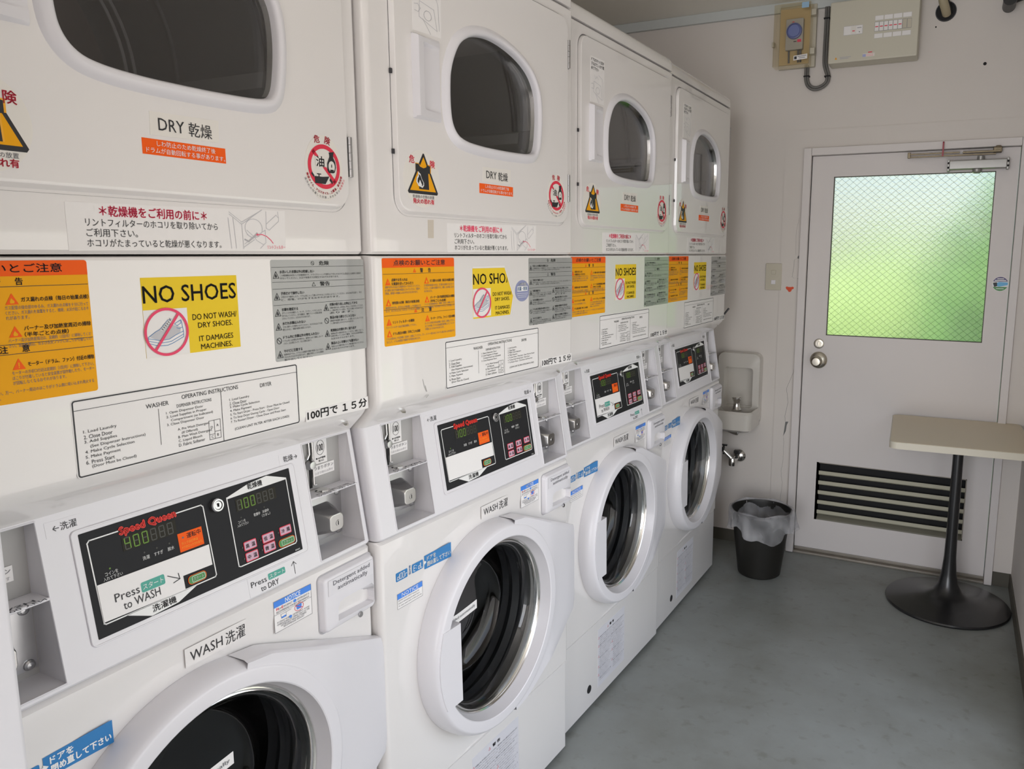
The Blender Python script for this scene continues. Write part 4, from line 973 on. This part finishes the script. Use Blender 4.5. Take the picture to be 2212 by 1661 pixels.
bm = bmesh.new(); WIRE = mat('glass_wire', (.18, .22, .18), .4, .6)
def wires(slope, step):
    c = GZ0-abs(slope)*.7-.05
    while c < GZ1+abs(slope)*.7:
        # z = c + slope*(x-GX0)
        pts = []
        xs = [GX0, GX1]
        za, zb = c, c+slope*(GX1-GX0)
        def xat(z): return GX0+(z-c)/slope
        x0, x1 = sorted((xat(GZ0), xat(GZ1))); x0 = max(x0, GX0); x1 = min(x1, GX1)
        if x1-x0 > .004:
            add_tube(bm, [(x0, YB+.0185, c+slope*(x0-GX0)), (x1, YB+.0185, c+slope*(x1-GX0))], .00045, 5)
        c += step
wires(.86, .0262); wires(-.86, .0262)
finish(bm, 'wire_mesh', [WIRE], door)
bm = bmesh.new(); 
for q in ((GX0, GX0+.003, GZ0, GZ1), (GX1-.003, GX1, GZ0, GZ1), (GX0, GX1, GZ0, GZ0+.003), (GX0, GX1, GZ1-.003, GZ1)): add_box(bm, q[0], q[1], YB+.010, YB+.018, q[2], q[3])
finish(bm, 'glazing_bead', [SKIRT], door)
# louvered vent
bm = bmesh.new()
for i in range(5):
    z = .3765-i*.0452
    add_prism(bm, [(0, .0), (.002, -.0035), (.028, -.013), (.030, -.009), (.004, .014), (.0, .0145)][::-1], lambda a, b_, d: (d, YB+.008+a, z+b_), VX0+.006, VX1-.004)
v = finish(bm, 'louver', [SLAT], door)
bm = bmesh.new(); add_box(bm, VX0, VX1, YB+.036, YB+.040, VZ0, VZ1, 1)  # black backing plate added behind the slats so the slots stay dark
for q in ((VX0, VX0+.006, VZ0, VZ1), (VX1-.004, VX1, VZ0, VZ1), (VX0, VX1, VZ1-.004, VZ1)): add_box(bm, q[0], q[1], YB+.007, YB+.037, q[2], q[3], 0)
add_prism(bm, [(.002, VZ0), (.002, VZ0+.006), (.034, VZ0+.026), (.036, VZ0)][::-1], lambda a, b_, d: (d, YB+a+.005, b_), VX0, VX1, 2)
finish(bm, 'louver_frame', [SILL, BLACKIN, mat('louver_base', (.20, .19, .15), .5)], v)
# lock and knob
bm = bmesh.new(); A = lambda cx, cz: (lambda a, b_, d: (cx+a, YB+.006-d, cz+b_))
BRUSH = mat('satin_metal', (.60, .56, .48), .28, 1.0, noise=.08, nscale=40)
add_lathe(bm, [(.0215, 0), (.021, .004), (.018, .006), (.012, .006), (.012, .010), (0, .010)], A(.3425, .9588), 28); add_box(bm, .3395, .3455, YB-.014, YB-.002, .950, .968, 0, .0015)
finish(bm, 'thumb_turn', [BRUSH], door, True)
bm = bmesh.new()
add_lathe(bm, [(.037, 0), (.0365, .003), (.033, .007), (.022, .012), (.013, .015), (.0125, .030), (.020, .040), (.0245, .052), (.0235, .062), (.016, .068), (0, .069)], A(.3445, .8868), 36)
finish(bm, 'door_knob', [BRUSH], door, True)
# closer
bm = bmesh.new(); CLS = mat('closer_paint', (.36, .355, .34), .4, .5)
add_box(bm, .806, 1.006, YB-.040, YB+.006, 1.6725, 1.706, 0, .004)
for a in (.7995, 1.0045): add_box(bm, a, a+.0085, YB-.034, YB+.006, 1.667, 1.7105, 0, .002)
for a in (.8035, 1.0090):
    for z in (1.680, 1.697): add_lathe(bm, [(.0042, 0), (.004, .001), (0, .001)], lambda p, q, d: (a+p, YB-.0345-d, z+q), 12, 1)
add_lathe(bm, [(.0165, 0), (.0165, .010), (.010, .016), (0, .016)], lambda p, q, d: (.905+p, YB-.018+q, 1.672-d), 20, 0); add_lathe(bm, [(.013, 0), (.013, .014), (0, .014)], lambda p, q, d: (.915+p, YB-.018+q, 1.706+d), 18, 0)
cl = finish(bm, 'door_closer', [CLS, BLACKIN], door, True)
bm = bmesh.new(); ARM = mat('closer_arm', (.22, .18, .12), .45, .7, noise=.3, nscale=60)
add_box(bm, .655, .965, YB-.036, YB-.022, 1.7235, 1.7285, 0, .001); add_box(bm, .655, .84, YB-.036, YB-.024, 1.7345, 1.7395, 0, .001); add_box(bm, .850, .98, YB-.050, YB-.030, 1.731, 1.738, 0, .002); add_box(bm, .653, .664, YB-.038, YB-.020, 1.722, 1.744, 0, .002); add_box(bm, .955, .985, YB-.045, YB-.004, 1.730, 1.750, 0, .004)
add_lathe(bm, [(.012, 0), (.012, .022), (.008, .026), (0, .026)], lambda p, q, d: (.972+p, YB-.028+q, 1.730+d), 16)
finish(bm, 'closer_arm', [ARM], cl, True)
bm = bmesh.new(); add_box(bm, .7775, .7835, YB-.0385, YB-.0365, 1.724, 1.778); add_box(bm, .7775, .7835, YB-.0385, YB-.018, 1.7765, 1.7795)
tag(finish(bm, 'tape_strip', [mat('red_tape', (.30, .012, .03), .4)]), 'red tape tied on the door closer arm', 'tape')

# ---- things on the back wall
F = on_wall(YB-.004)
s_ = Sheet(); cx, cz = 1.0190, 1.2318; s_.base(circle(cx, cz, .0288, 36), PAPER)
s_.poly([(cx+.0275*cos(radians(20+i*14)), cz+.0275*sin(radians(20+i*14))) for i in range(11)], mat('violet_ink', (.06, .035, .16), .4), 1); s_.poly([(cx+.0275*cos(radians(205+i*13)), cz+.0275*sin(radians(205+i*13))) for i in range(11)], GREENB, 1)
s_.poly([(cx-.026, cz-.004), (cx-.004, cz-.011), (cx+.026, cz-.004), (cx+.026, cz+.006), (cx-.004, cz+.008)], mat('sky_ink', (.10, .42, .72), .4), 2); s_.poly([(cx-.026, cz+.004), (cx-.012, cz+.006), (cx-.010, cz-.008), (cx-.020, cz-.012)], INK, 3)
for t_, z_, w_ in (('COIN', cz+.0195, .022), ('LAUNDRY', cz+.0125, .038)): s_.rect(cx-w_/2, cx+w_/2, z_, z_+.0032, WHITEINK, 3) if 0 else None
s_.line([(cx-.010, cz+.020), (cx+.010, cz+.020)], .003, WHITEINK, 3); s_.line([(cx-.018, cz+.0135), (cx+.018, cz+.0135)], .0035, WHITEINK, 3); s_.line([(cx-.012, cz-.0185), (cx+.012, cz-.0185)], .0025, WHITEINK, 3)
o = s_.build('round_sticker', None, on_wall(YB+.006)); tag(o, 'round purple, blue and green sticker on the white door beside the glass', 'sticker')
s_ = Sheet(); P = [(.191, 1.2005), (.196, 1.2035), (.202, 1.2015), (.209, 1.2010), (.216, 1.2015), (.221, 1.2030), (.226, 1.2000), (.2255, 1.194), (.218, 1.1905), (.216, 1.184), (.211, 1.1795), (.204, 1.1805), (.200, 1.187), (.193, 1.1925)]
s_.base(P[::-1], mat('vermilion', (.72, .07, .01), .5)); o = s_.build('red_sticker', None, F); tag(o, 'small red orange sticker on the door casing below the light switch', 'sticker')
sw = box_obj('light_switch', .1015, .171, YB-.0085, YB-.0005, 1.1865, 1.302, BEIGE, None, .002); tag(sw, 'beige light switch plate with two rockers beside the door casing', 'light switch')
for z, m in ((1.2645, BEIGE), (1.2215, PLASTIC)):
    box_obj('rocker', .1275, .1465, YB-.0125, YB-.0075, z-.009, z+.009, m, sw, .0012)
# cracks and flaked paint on the casing
def crack(name, pts, w, label):
    bm = bmesh.new(); pts = [(a+random.uniform(-.0006, .0006), b_) for a, b_ in pts]
    L_ = [bm.verts.new((a-w*(1 if 0 < i < len(pts)-1 else .2), YB-.0043, b_)) for i, (a, b_) in enumerate(pts)]; R_ = [bm.verts.new((a+w*(1 if 0 < i < len(pts)-1 else .2), YB-.0043, b_)) for i, (a, b_) in enumerate(pts)]
    for i in range(len(pts)-1): bm.faces.new((L_[i], L_[i+1], R_[i+1], R_[i]))
    o = finish(bm, name, [mat('crack_line', (.20, .19, .18), .8)]); o['kind'] = 'structure'; return o
def dense(pts, k=5, j=.0015):
    o = []
    for (a, b_), (c, d) in zip(pts, pts[1:]):
        for i in range(k): o.append((a+(c-a)*i/k+random.uniform(-j, j), b_+(d-b_)*i/k))
    return o+[pts[-1]]
crack('trim_5', dense([(.2445, 1.14), (.2445, .92), (.245, .8704), (.2418, .8283), (.2144, .7523), (.2234, .6893), (.2123, .6241), (.2159, .6003)], 5, .0004), .0006, '')
crack('trim_6', dense([(.2095, .535), (.214, .46), (.2135, .41), (.206, .37), (.213, .32), (.208, .22)], 5), .0004, '')
crack('trim_7', dense([(.233, 1.325), (.224, 1.318), (.221, 1.27), (.217, 1.245), (.226, 1.2395), (.240, 1.238)], 4, .0008), .0005, '')
crack('trim_8', dense([(.238, 1.50), (.228, 1.46), (.225, 1.38), (.228, 1.335)], 4), .0003, '')
bm = bmesh.new()
for P in ([(.2159, .6003), (.2289, .6016), (.2225, .585), (.2195, .558), (.2085, .5321), (.212, .56)], [(.244, 1.340), (.237, 1.334), (.235, 1.325), (.244, 1.324)], [(.2445, 1.242), (.240, 1.238), (.2445, 1.234)]):
    f_ = bm.faces.new([bm.verts.new((a, YB-.0045, b_)) for a, b_ in P])
struct(finish(bm, 'trim_9', [mat('bare_mortar', (.17, .17, .165), .9, noise=.2, nscale=80)]))
# distribution board
bp_ = box_obj('distribution_board', .336, .6665, YB-.094, YB-.0005, 2.0975, 2.331, mat('board_cream', (.60, .57, .47), .45), None, .006); tag(bp_, 'cream distribution board with a row of small breakers high on the wall', 'electrical panel')
Fb = on_wall(YB-.094)
s_ = Sheet(); s_.base(rrect(.391, .463, 2.2, 2.234, .001, 2), INKL); s_.poly([(.392, 2.201), (.462, 2.201), (.462, 2.233), (.392, 2.233)], PAPER, 1); s_.rect(.419, .4385, 2.2025, 2.232, CREAM, 2); s_.rect(.424, .4335, 2.212, 2.2155, RED, 3); s_.rect(.442, .458, 2.222, 2.226, INKL, 3); s_.poly(circle(.451, 2.208, .002, 10), INKG, 3); s_.build('main_breaker', bp_, Fb)
for i in range(8):
    a = .5065+i*.0168; s_ = Sheet(); s_.base([(a, 2.2025), (a+.0158, 2.2025), (a+.0158, 2.2375), (a, 2.2375)], INKG); s_.rect(a+.0008, a+.0152, 2.2035, 2.2365, PAPER if i < 6 else BEIGE, 1)
    if i < 6: s_.rect(a+.0025, a+.0135, 2.218, 2.2215, RED, 2)
    s_.build('breaker', bp_, Fb)
for i in range(4):
    a = .507+i*.0336
    for z in (2.243, 2.177):
        s_ = Sheet(); s_.base([(a, z), (a+.031, z), (a+.031, z+.017), (a, z+.017)], INKL); s_.rect(a+.0004, a+.0306, z+.0004, z+.0166, PAPER, 1); s_.build('circuit_label', bp_, Fb)
s_ = Sheet()
warn_tri(s_, .362, 2.112, .009, AMBER, INK, 'z'); s_.rect(.382, .424, 2.117, 2.1195, INKL, 1); s_.rect(.382, .415, 2.112, 2.1145, INKL, 1); s_.build('warning_print', bp_, Fb); s_ = Sheet(); s_.rect(.468, .512, 2.112, 2.124, CREAM, 1); s_.rect(.488, .503, 2.126, 2.1295, RED, 2); s_.line([(.482, 2.120), (.508, 2.120)], .001, PINK); s_.line([(.482, 2.115), (.508, 2.115)], .001, PINK); s_.rect(.468, .480, 2.112, 2.122, SILVERB, 2)
s_.build('maker_print', bp_, Fb)
# timer switch in a clear box
tb = box_obj('timer_switch', .1225, .2725, YB-.022, YB-.0005, 2.110, 2.357, BEIGE, None, .004); tag(tb, 'timer switch with a blue dial in a clear box beside the distribution board', 'timer')
bm = bmesh.new(); BOXC = clear_glass('smoky_cover', (.97, .94, .86), ior=1.45)
add_box(bm, .110, .2575, YB-.082, YB-.022, 2.1095, 2.3535, 0, .004); finish(bm, 'clear_cover', [BOXC], tb, True)
box_obj('mounting_plate', .127, .250, YB-.030, YB-.0225, 2.125, 2.345, mat('timer_tan', (.52, .40, .22), .6), tb)
bm = bmesh.new(); add_box(bm, .1545, .2255, YB-.052, YB-.030, 2.178, 2.300, 0, .003); ti = finish(bm, 'timer_unit', [GREYP], tb, True)
bm = bmesh.new(); add_lathe(bm, [(.0315, 0), (.031, .008), (.026, .009), (.0255, .006), (.0235, .006), (.0225, .010), (0, .0105)], lambda a, b_, d: (.1900+a, YB-.052-d, 2.250+b_), 36, [0, 0, 0, 1, 1, 1]); finish(bm, 'timer_dial', [mat('dial_blue', (.10, .13, .38), .4), mat('dial_centre', (.17, .23, .62), .4)], ti, True)
s_ = Sheet(); s_.rect(.203, .219, 2.206, 2.217, PINK, 1); s_.rect(.188, .200, 2.208, 2.211, INK, 1); s_.rect(.180, .189, 2.285, 2.288, RED, 1); s_.build('timer_markings', ti, on_wall(YB-.052))
bm = bmesh.new()
for a in (.168, .206, .216): add_tube(bm, [(a, YB-.040, 2.178), (a, YB-.034, 2.13)], .0035, 8)
finish(bm, 'timer_wires', [INKG], ti)
s_ = Sheet(); s_.base([(.197, 2.128), (.252, 2.131), (.252, 2.150), (.197, 2.146)], PAPER); s_.rect(.200, .210, 2.132, 2.143, INK, 1); s_.line([(.214, 2.142), (.247, 2.144)], .002, INKG); s_.line([(.220, 2.136), (.242, 2.137)], .002, INKG); s_.rect(.222, .250, 2.328, 2.350, mat('pale_blue', (.35, .55, .75), .5), 1); s_.build('cover_label', tb, on_wall(YB-.0824))
bm = bmesh.new()
for z in (2.165, 2.315): add_box(bm, .257, .276, YB-.060, YB-.030, z-.012, z+.012, 0, .002)
add_box(bm, .100, .111, YB-.060, YB-.040, 2.195, 2.215, 0, .002); finish(bm, 'latch', [BEIGE], tb, True)
# cable
bm = bmesh.new(); pts = [(.3125, YB-.016, 2.34), (.312, YB-.016, 2.22), (.312, YB-.016, 2.13), (.318, YB-.016, 2.098), (.3265, YB-.016, 2.072), (.325, YB-.016, 2.048), (.310, YB-.016, 2.032), (.288, YB-.016, 2.0235), (.266, YB-.016, 2.026), (.249, YB-.016, 2.040), (.2415, YB-.016, 2.062), (.2405, YB-.016, 2.085), (.2405, YB-.016, 2.1085)]
def fine(pts, k=6):
    o = []
    P = [Vector(p) for p in pts]
    for i in range(len(P)-1):
        p0, p1, p2, p3 = P[max(i-1, 0)], P[i], P[i+1], P[min(i+2, len(P)-1)]
        for j in range(k):
            t = j/k; o.append(.5*((2*p1)+(p2-p0)*t+(2*p0-5*p1+4*p2-p3)*t*t+(3*p1-p0-3*p2+p3)*t**3))
    return o+[P[-1]]
for dx in (-.0048, .0048):
    Q = fine(pts); R_ = []
    for i, p in enumerate(Q):
        tn = (Q[min(i+1, len(Q)-1)]-Q[max(i-1, 0)]).normalized(); R_.append(p+Vector((tn.z, 0, -tn.x))*dx)
    add_tube(bm, R_, .0052, 8)
cb = finish(bm, 'power_cable', [mat('cable_grey', (.16, .155, .145), .55)], None, True, 60); tag(cb, 'grey cable looping from beside the cream board to the timer box', 'cable')
bm = bmesh.new()
for u, z, h in ((.312, 2.295, 0), (.325, 2.068, 0), (.241, 2.075, 0)): add_box(bm, u-.012, u+.012, YB-.024, YB-.001, z-.0025, z+.0025, 0, .001)
finish(bm, 'cable_tie', [BLACKIN], cb)
# pipe stub in a hole
bm = bmesh.new(); A = lambda a, b_, d: (.754+a, YB-d, 2.271+b_)
add_lathe(bm, [(.0375, .0005), (.037, .003), (.034, .003), (.033, .001), (.0, .0008)], A, 30, [0, 0, 0, 1]); pt = fine([(.757, YB-.003, 2.262), (.752, YB-.03, 2.275), (.742, YB-.05, 2.305), (.735, YB-.055, 2.372)], 5)
add_tube(bm, pt, .0165, 14, 2); add_tube(bm, [p+Vector((.014, .004, .002)) for p in pt], .007, 8, 1)
wp = finish(bm, 'wall_pipe', [RUBBER, BLACKIN, mat('pipe_wrap', (.42, .36, .24), .6)], None, True, 50); tag(wp, 'taped pipe going into a black hole right of the cream board', 'pipe')
bm = bmesh.new(); add_tube(bm, [(.968, YB-.001, 2.262), (.968, YB-.11, 2.258)], .0225, 20); add_tube(bm, [(.968, YB-.06, 2.262), (1.05, YB-.06, 2.285), (1.05, YB-.06, 2.372)], .013, 12); add_tube(bm, [(.968, YB-.112, 2.258), (.968, YB-.118, 2.258)], .0235, 20)
cmx = finish(bm, 'wall_spotlight', [BLACKM], None, True, 40); tag(cmx, 'black cylindrical fitting high in the right corner above the door', 'fitting')
bm = bmesh.new(); add_lathe(bm, [(.0062, .0002), (.0055, .0015), (.004, .0008), (0, .0006)], lambda a, b_, d: (.903+a, YB-d, 2.0648+b_), 14); add_lathe(bm, [(.003, .0002), (.0025, .001), (0, .0008)], lambda a, b_, d: (.722+a, YB-d, 2.218+b_), 12)
struct(finish(bm, 'trim_10', [BLACKIN], None, True))

# ---- drinking fountain
CER = mat('fountain_ceramic', (.62, .59, .54), .25, coat=.5, coat_r=.08)
fr = empty('drinking_fountain', (.008, YB, .56)); tag(fr, 'wall hung cream drinking fountain with chrome spout beside the last machine', 'drinking fountain')
M0 = lambda o: setattr(o, 'matrix_parent_inverse', Matrix.Translation((-.008, -YB, -.56)))
bm = bmesh.new(); c0, hw = .008, .097
o0 = rrect(c0-hw, c0+hw, .578, .905, .030, 6); o1 = rrect(c0-hw+.003, c0+hw-.003, .581, .902, .028, 6); i0 = rrect(c0-.066, c0+.066, .655, .838, .014, 5); i1 = rrect(c0-.060, c0+.060, .660, .832, .010, 5)
L = loops([o0, o1, i0, i1], (c0, .75), 100)
R_ = skin(bm, [[(a, YB-.0005, b_) for a, b_ in L[0]], [(a, YB-.046, b_) for a, b_ in L[0]], [(a, YB-.052, b_) for a, b_ in L[1]], [(a, YB-.054, b_) for a, b_ in L[2]], [(a, YB-.012, b_) for a, b_ in L[3]]]); bm.faces.new(R_[-1])
M0(finish(bm, 'back_panel', [CER], fr, True, 40))
bm = bmesh.new(); bz = rrect(c0-.100, c0+.100, -.20, -.002, .030, 6); bz2 = rrect(c0-.094, c0+.094, -.192, -.002, .028, 6); bz3 = rrect(c0-.088, c0+.088, -.186, -.030, .022, 6); bz4 = rrect(c0-.06, c0+.06, -.16, -.05, .02, 6); bw = rrect(c0-.075, c0+.075, -.165, -.002, .03, 6)
L = loops([bw, bz2, bz, bz2, bz3, bz4], (c0, -.1), 80); zz = [.5655, .580, .652, .662, .661, .630]
R_ = skin(bm, [[(a, YB+b_, z) for a, b_ in l] for l, z in zip(L, zz)]); bm.faces.new(R_[0][::-1]); bm.faces.new(R_[-1])
M0(finish(bm, 'basin', [CER], fr, True, 40))
bm = bmesh.new(); add_lathe(bm, [(.0225, .656), (.0225, .662), (.017, .668), (.0135, .680), (.0135, .694), (.0195, .708), (.0205, .714), (.016, .717), (0, .716)], lambda a, b_, d: (.0225+a, YB-.125+b_, d), 28); M0(finish(bm, 'spout', [CHROME], fr, True))
bm = bmesh.new(); add_tube(bm, fine([(.022, YB-.09, .566), (.022, YB-.09, .545), (.010, YB-.085, .540), (-.045, YB-.07, .552)]), .0065, 10); M0(finish(bm, 'drain_pipe', [CHROME], fr, True))
# water stop valve
bm = bmesh.new(); add_lathe(bm, [(.030, 0), (.030, .003), (.022, .012), (.012, .016), (.0, .016)], lambda a, b_, d: (.012+a, YB-.001-d, .418+b_), 28); add_tube(bm, [(.008, YB-.012, .416), (.0, YB-.075, .410)], .012, 14); add_lathe(bm, [(.016, -.018), (.0175, -.005), (.0175, .005), (.015, .016), (0, .018)], lambda a, b_, d: (.0+a, YB-.080+b_, .408+d), 18)
add_tube(bm, [(-.002, YB-.078, .420), (-.03, YB-.085, .447), (-.055, YB-.085, .470)], .0095, 12); add_tube(bm, [(.012, YB-.05, .418), (.012, YB-.05, .446)], .006, 10, 1); add_box(bm, .000, .026, YB-.062, YB-.040, .442, .456, 1, .002); add_box(bm, -.042, -.036, YB-.09, YB-.083, .44, .485, 1); add_box(bm, -.052, -.024, YB-.092, YB-.080, .480, .486, 1); add_box(bm, -.060, -.036, YB-.100, YB-.078, .456, .474, 1, .002)
vv_ = finish(bm, 'water_valve', [CHROME, BLACKM], None, True, 40); tag(vv_, 'chrome water valve with black lever on the wall below the fountain', 'valve')

# ---- waste bin with a clear bag
rb = empty('waste_bin', (.190, 2.102, 0)); tag(rb, 'black waste bin lined with a clear bag under the fountain', 'bin')
bm = bmesh.new(); add_lathe(bm, [(0, .002), (.084, .002), (.0885, .006), (.122, .270), (.128, .274), (.128, .282), (.121, .283), (.118, .272), (.084, .010), (0, .009)], lambda a, b_, d: (a, b_, d), 56)
finish(bm, 'bin_body', [mat('bin_black', (.012, .011, .009), .45, noise=.2, nscale=30)], rb, True, 40)
BAG = bpy.data.materials.new('clear_bag'); BAG.use_nodes = True; n = BAG.node_tree; n.nodes.clear()
t_ = n.nodes.new('ShaderNodeBsdfTransparent'); t_.inputs[0].default_value = (.9, .9, .92, 1); g_ = n.nodes.new('ShaderNodeBsdfPrincipled'); g_.inputs['Base Color'].default_value = (.72, .72, .74, 1); g_.inputs['Roughness'].default_value = .22
nz = n.nodes.new('ShaderNodeTexNoise'); nz.inputs['Scale'].default_value = 9; nz.inputs['Distortion'].default_value = .7; tc = n.nodes.new('ShaderNodeTexCoord'); rp = n.nodes.new('ShaderNodeMapRange'); rp.inputs[1].default_value = .35; rp.inputs[2].default_value = .75; rp.inputs[3].default_value = .16; rp.inputs[4].default_value = .50
mxx = n.nodes.new('ShaderNodeMixShader'); oo = n.nodes.new('ShaderNodeOutputMaterial'); n.links.new(tc.outputs['Object'], nz.inputs[0]); n.links.new(nz.outputs[0], rp.inputs[0]); n.links.new(rp.outputs[0], mxx.inputs[0]); n.links.new(t_.outputs[0], mxx.inputs[1]); n.links.new(g_.outputs[0], mxx.inputs[2]); n.links.new(mxx.outputs[0], oo.inputs[0])
bm = bmesh.new(); N = 90
prof = [(.030, .12), (.075, .17), (.108, .225), (.119, .272), (.124, .289), (.131, .288), (.134, .276), (.134, .255), (.132, .235), (.133, .215), (.134, .196)]
rows = []
for j, (r, z) in enumerate(prof):
    row = []
    for i in range(N):
        t = 2*pi*i/N
        out_ = max(0, j-4)/6; inn = max(0, 3-j)/3
        w = .006*out_*(sin(7*t+1.3)+.6*sin(13*t+.4+z*30)+.5*sin(23*t))+.010*inn*(sin(5*t+.5)+.5*sin(11*t))
        bulge = out_*.016*max(0, cos(t-radians(-10)))
        zz_ = z + out_**2*(.020*sin(3*t+2.2)+.010*sin(8*t)) + .004*sin(6*t)*(1-out_)
        row.append(((r+w+bulge)*cos(t), (r+w+bulge)*sin(t), zz_))
    rows.append(row)
skin(bm, rows); finish(bm, 'bin_liner', [BAG], rb, True, 80)

# ---- pedestal table
tr = empty('pedestal_table', (.917, 2.135, 0)); tag(tr, 'beige topped table on a black trumpet shaped pedestal in the corner', 'table')
bm = bmesh.new(); add_lathe(bm, [(0, .001), (.222, .001), (.2235, .006), (.220, .011), (.185, .016), (.13, .023), (.08, .034), (.052, .052), (.036, .082), (.027, .125), (.022, .19), (.020, .30), (.0185, .60), (.0185, .648), (.06, .650), (.06, .657), (0, .657)], lambda a, b_, d: (a, b_, d), 64); finish(bm, 'pedestal', [mat('black_lacquer', (.011, .011, .012), .33, coat=.3, coat_r=.15)], tr, True, 35)
bm = bmesh.new(); o = rrect(-.242, .2285, -.258, .262, .028, 6); TOP = mat('table_laminate', (.70, .61, .44), .35, noise=.02, nscale=5); EDGE = mat('table_edge', (.62, .58, .48), .4)
lo, hi = add_prism(bm, o, lambda a, b_, d: (a, b_, d), .657, .681, 1)
tp = finish(bm, 'table_top', [EDGE, EDGE], tr, True, 30)
bm = bmesh.new(); add_prism(bm, [(a*.985, b_*.985) for a, b_ in o], lambda a, b_, d: (a, b_, d), .6805, .6818); lam = finish(bm, 'laminate', [TOP], tp); tp.rotation_euler = (0, 0, radians(3))

# ---- cabinet edge at the left of the picture
cb_ = box_obj('side_cabinet', -.70, .2045, -1.30, -.6985, .004, 1.90, mat('cabinet_paint', (.60, .60, .63), .4), None, .004, 2); tag(cb_, 'tall white cabinet edge at the far left beside the nearest machine', 'cabinet')

# ---- hose behind the last machine
bm = bmesh.new(); add_tube(bm, fine([(-.10, 2.085, .985), (-.05, 2.09, 1.03), (-.005, 2.10, 1.085), (.02, 2.11, 1.12)]), .004, 8); add_tube(bm, [(-.09, 2.075, .955), (-.065, 2.085, 1.0)], .018, 12)
hs = finish(bm, 'supply_hose', [RUBBER], None, True); tag(hs, 'dark hose sticking out behind the far end of the last machine', 'hose')

# ---- outside the back door
boxes('ground', [(-4, 6, YB+TH, 12, -.12, -.02)], mat('outside_grass', (.16, .30, .06), .9, noise=.3, nscale=3))
def bush(name, cx, cy, cz, rx, ry, rz, n, col, label):
    bm = bmesh.new(); rnd = random.Random(name)
    for i in range(n):
        u = rnd.uniform(-1, 1); t = rnd.uniform(0, 2*pi); k = rnd.uniform(.75, 1.05); q = sqrt(1-u*u)
        p = Vector((cx+rx*k*q*cos(t), cy+ry*k*q*sin(t), cz+rz*k*u)); s = rnd.uniform(.03, .06)
        a = Vector((rnd.uniform(-1, 1), rnd.uniform(-1, 1), rnd.uniform(-.4, 1))).normalized(); b_ = a.cross(Vector((rnd.uniform(-1, 1), rnd.uniform(-1, 1), rnd.uniform(-1, 1)))).normalized()
        bm.faces.new([bm.verts.new(p+a*s*x+b_*s*.5*y) for x, y in ((-1, 0), (0, 1), (1, 0), (0, -1))])
    m = mat(name+'_leaf', col, .6, noise=.25, nscale=4)
    add_lathe(bm, [(.001, cz-rz*.95)]+[(rx*.8*sin(pi*i/10), cz-rz*.8*cos(pi*i/10)) for i in range(1, 10)]+[(.001, cz+rz*.8)], lambda a, b_, d: (cx+a, cy+b_*ry/rx, d), 20)
    o = finish(bm, name, [m]); tag(o, label, 'shrub'); o['kind'] = 'stuff'; return o
bush('garden_foliage', 1.30, YB+1.0, .80, .66, .45, 1.02, 2600, (.17, .42, .07), 'green foliage close behind the frosted door glass')
bush('pale_foliage', .75, YB+2.4, .60, 1.6, .8, .95, 2600, (.42, .60, .20), 'pale green foliage further back behind the frosted door glass')

bpy.data.objects.remove(_to); bpy.data.curves.remove(_tc)
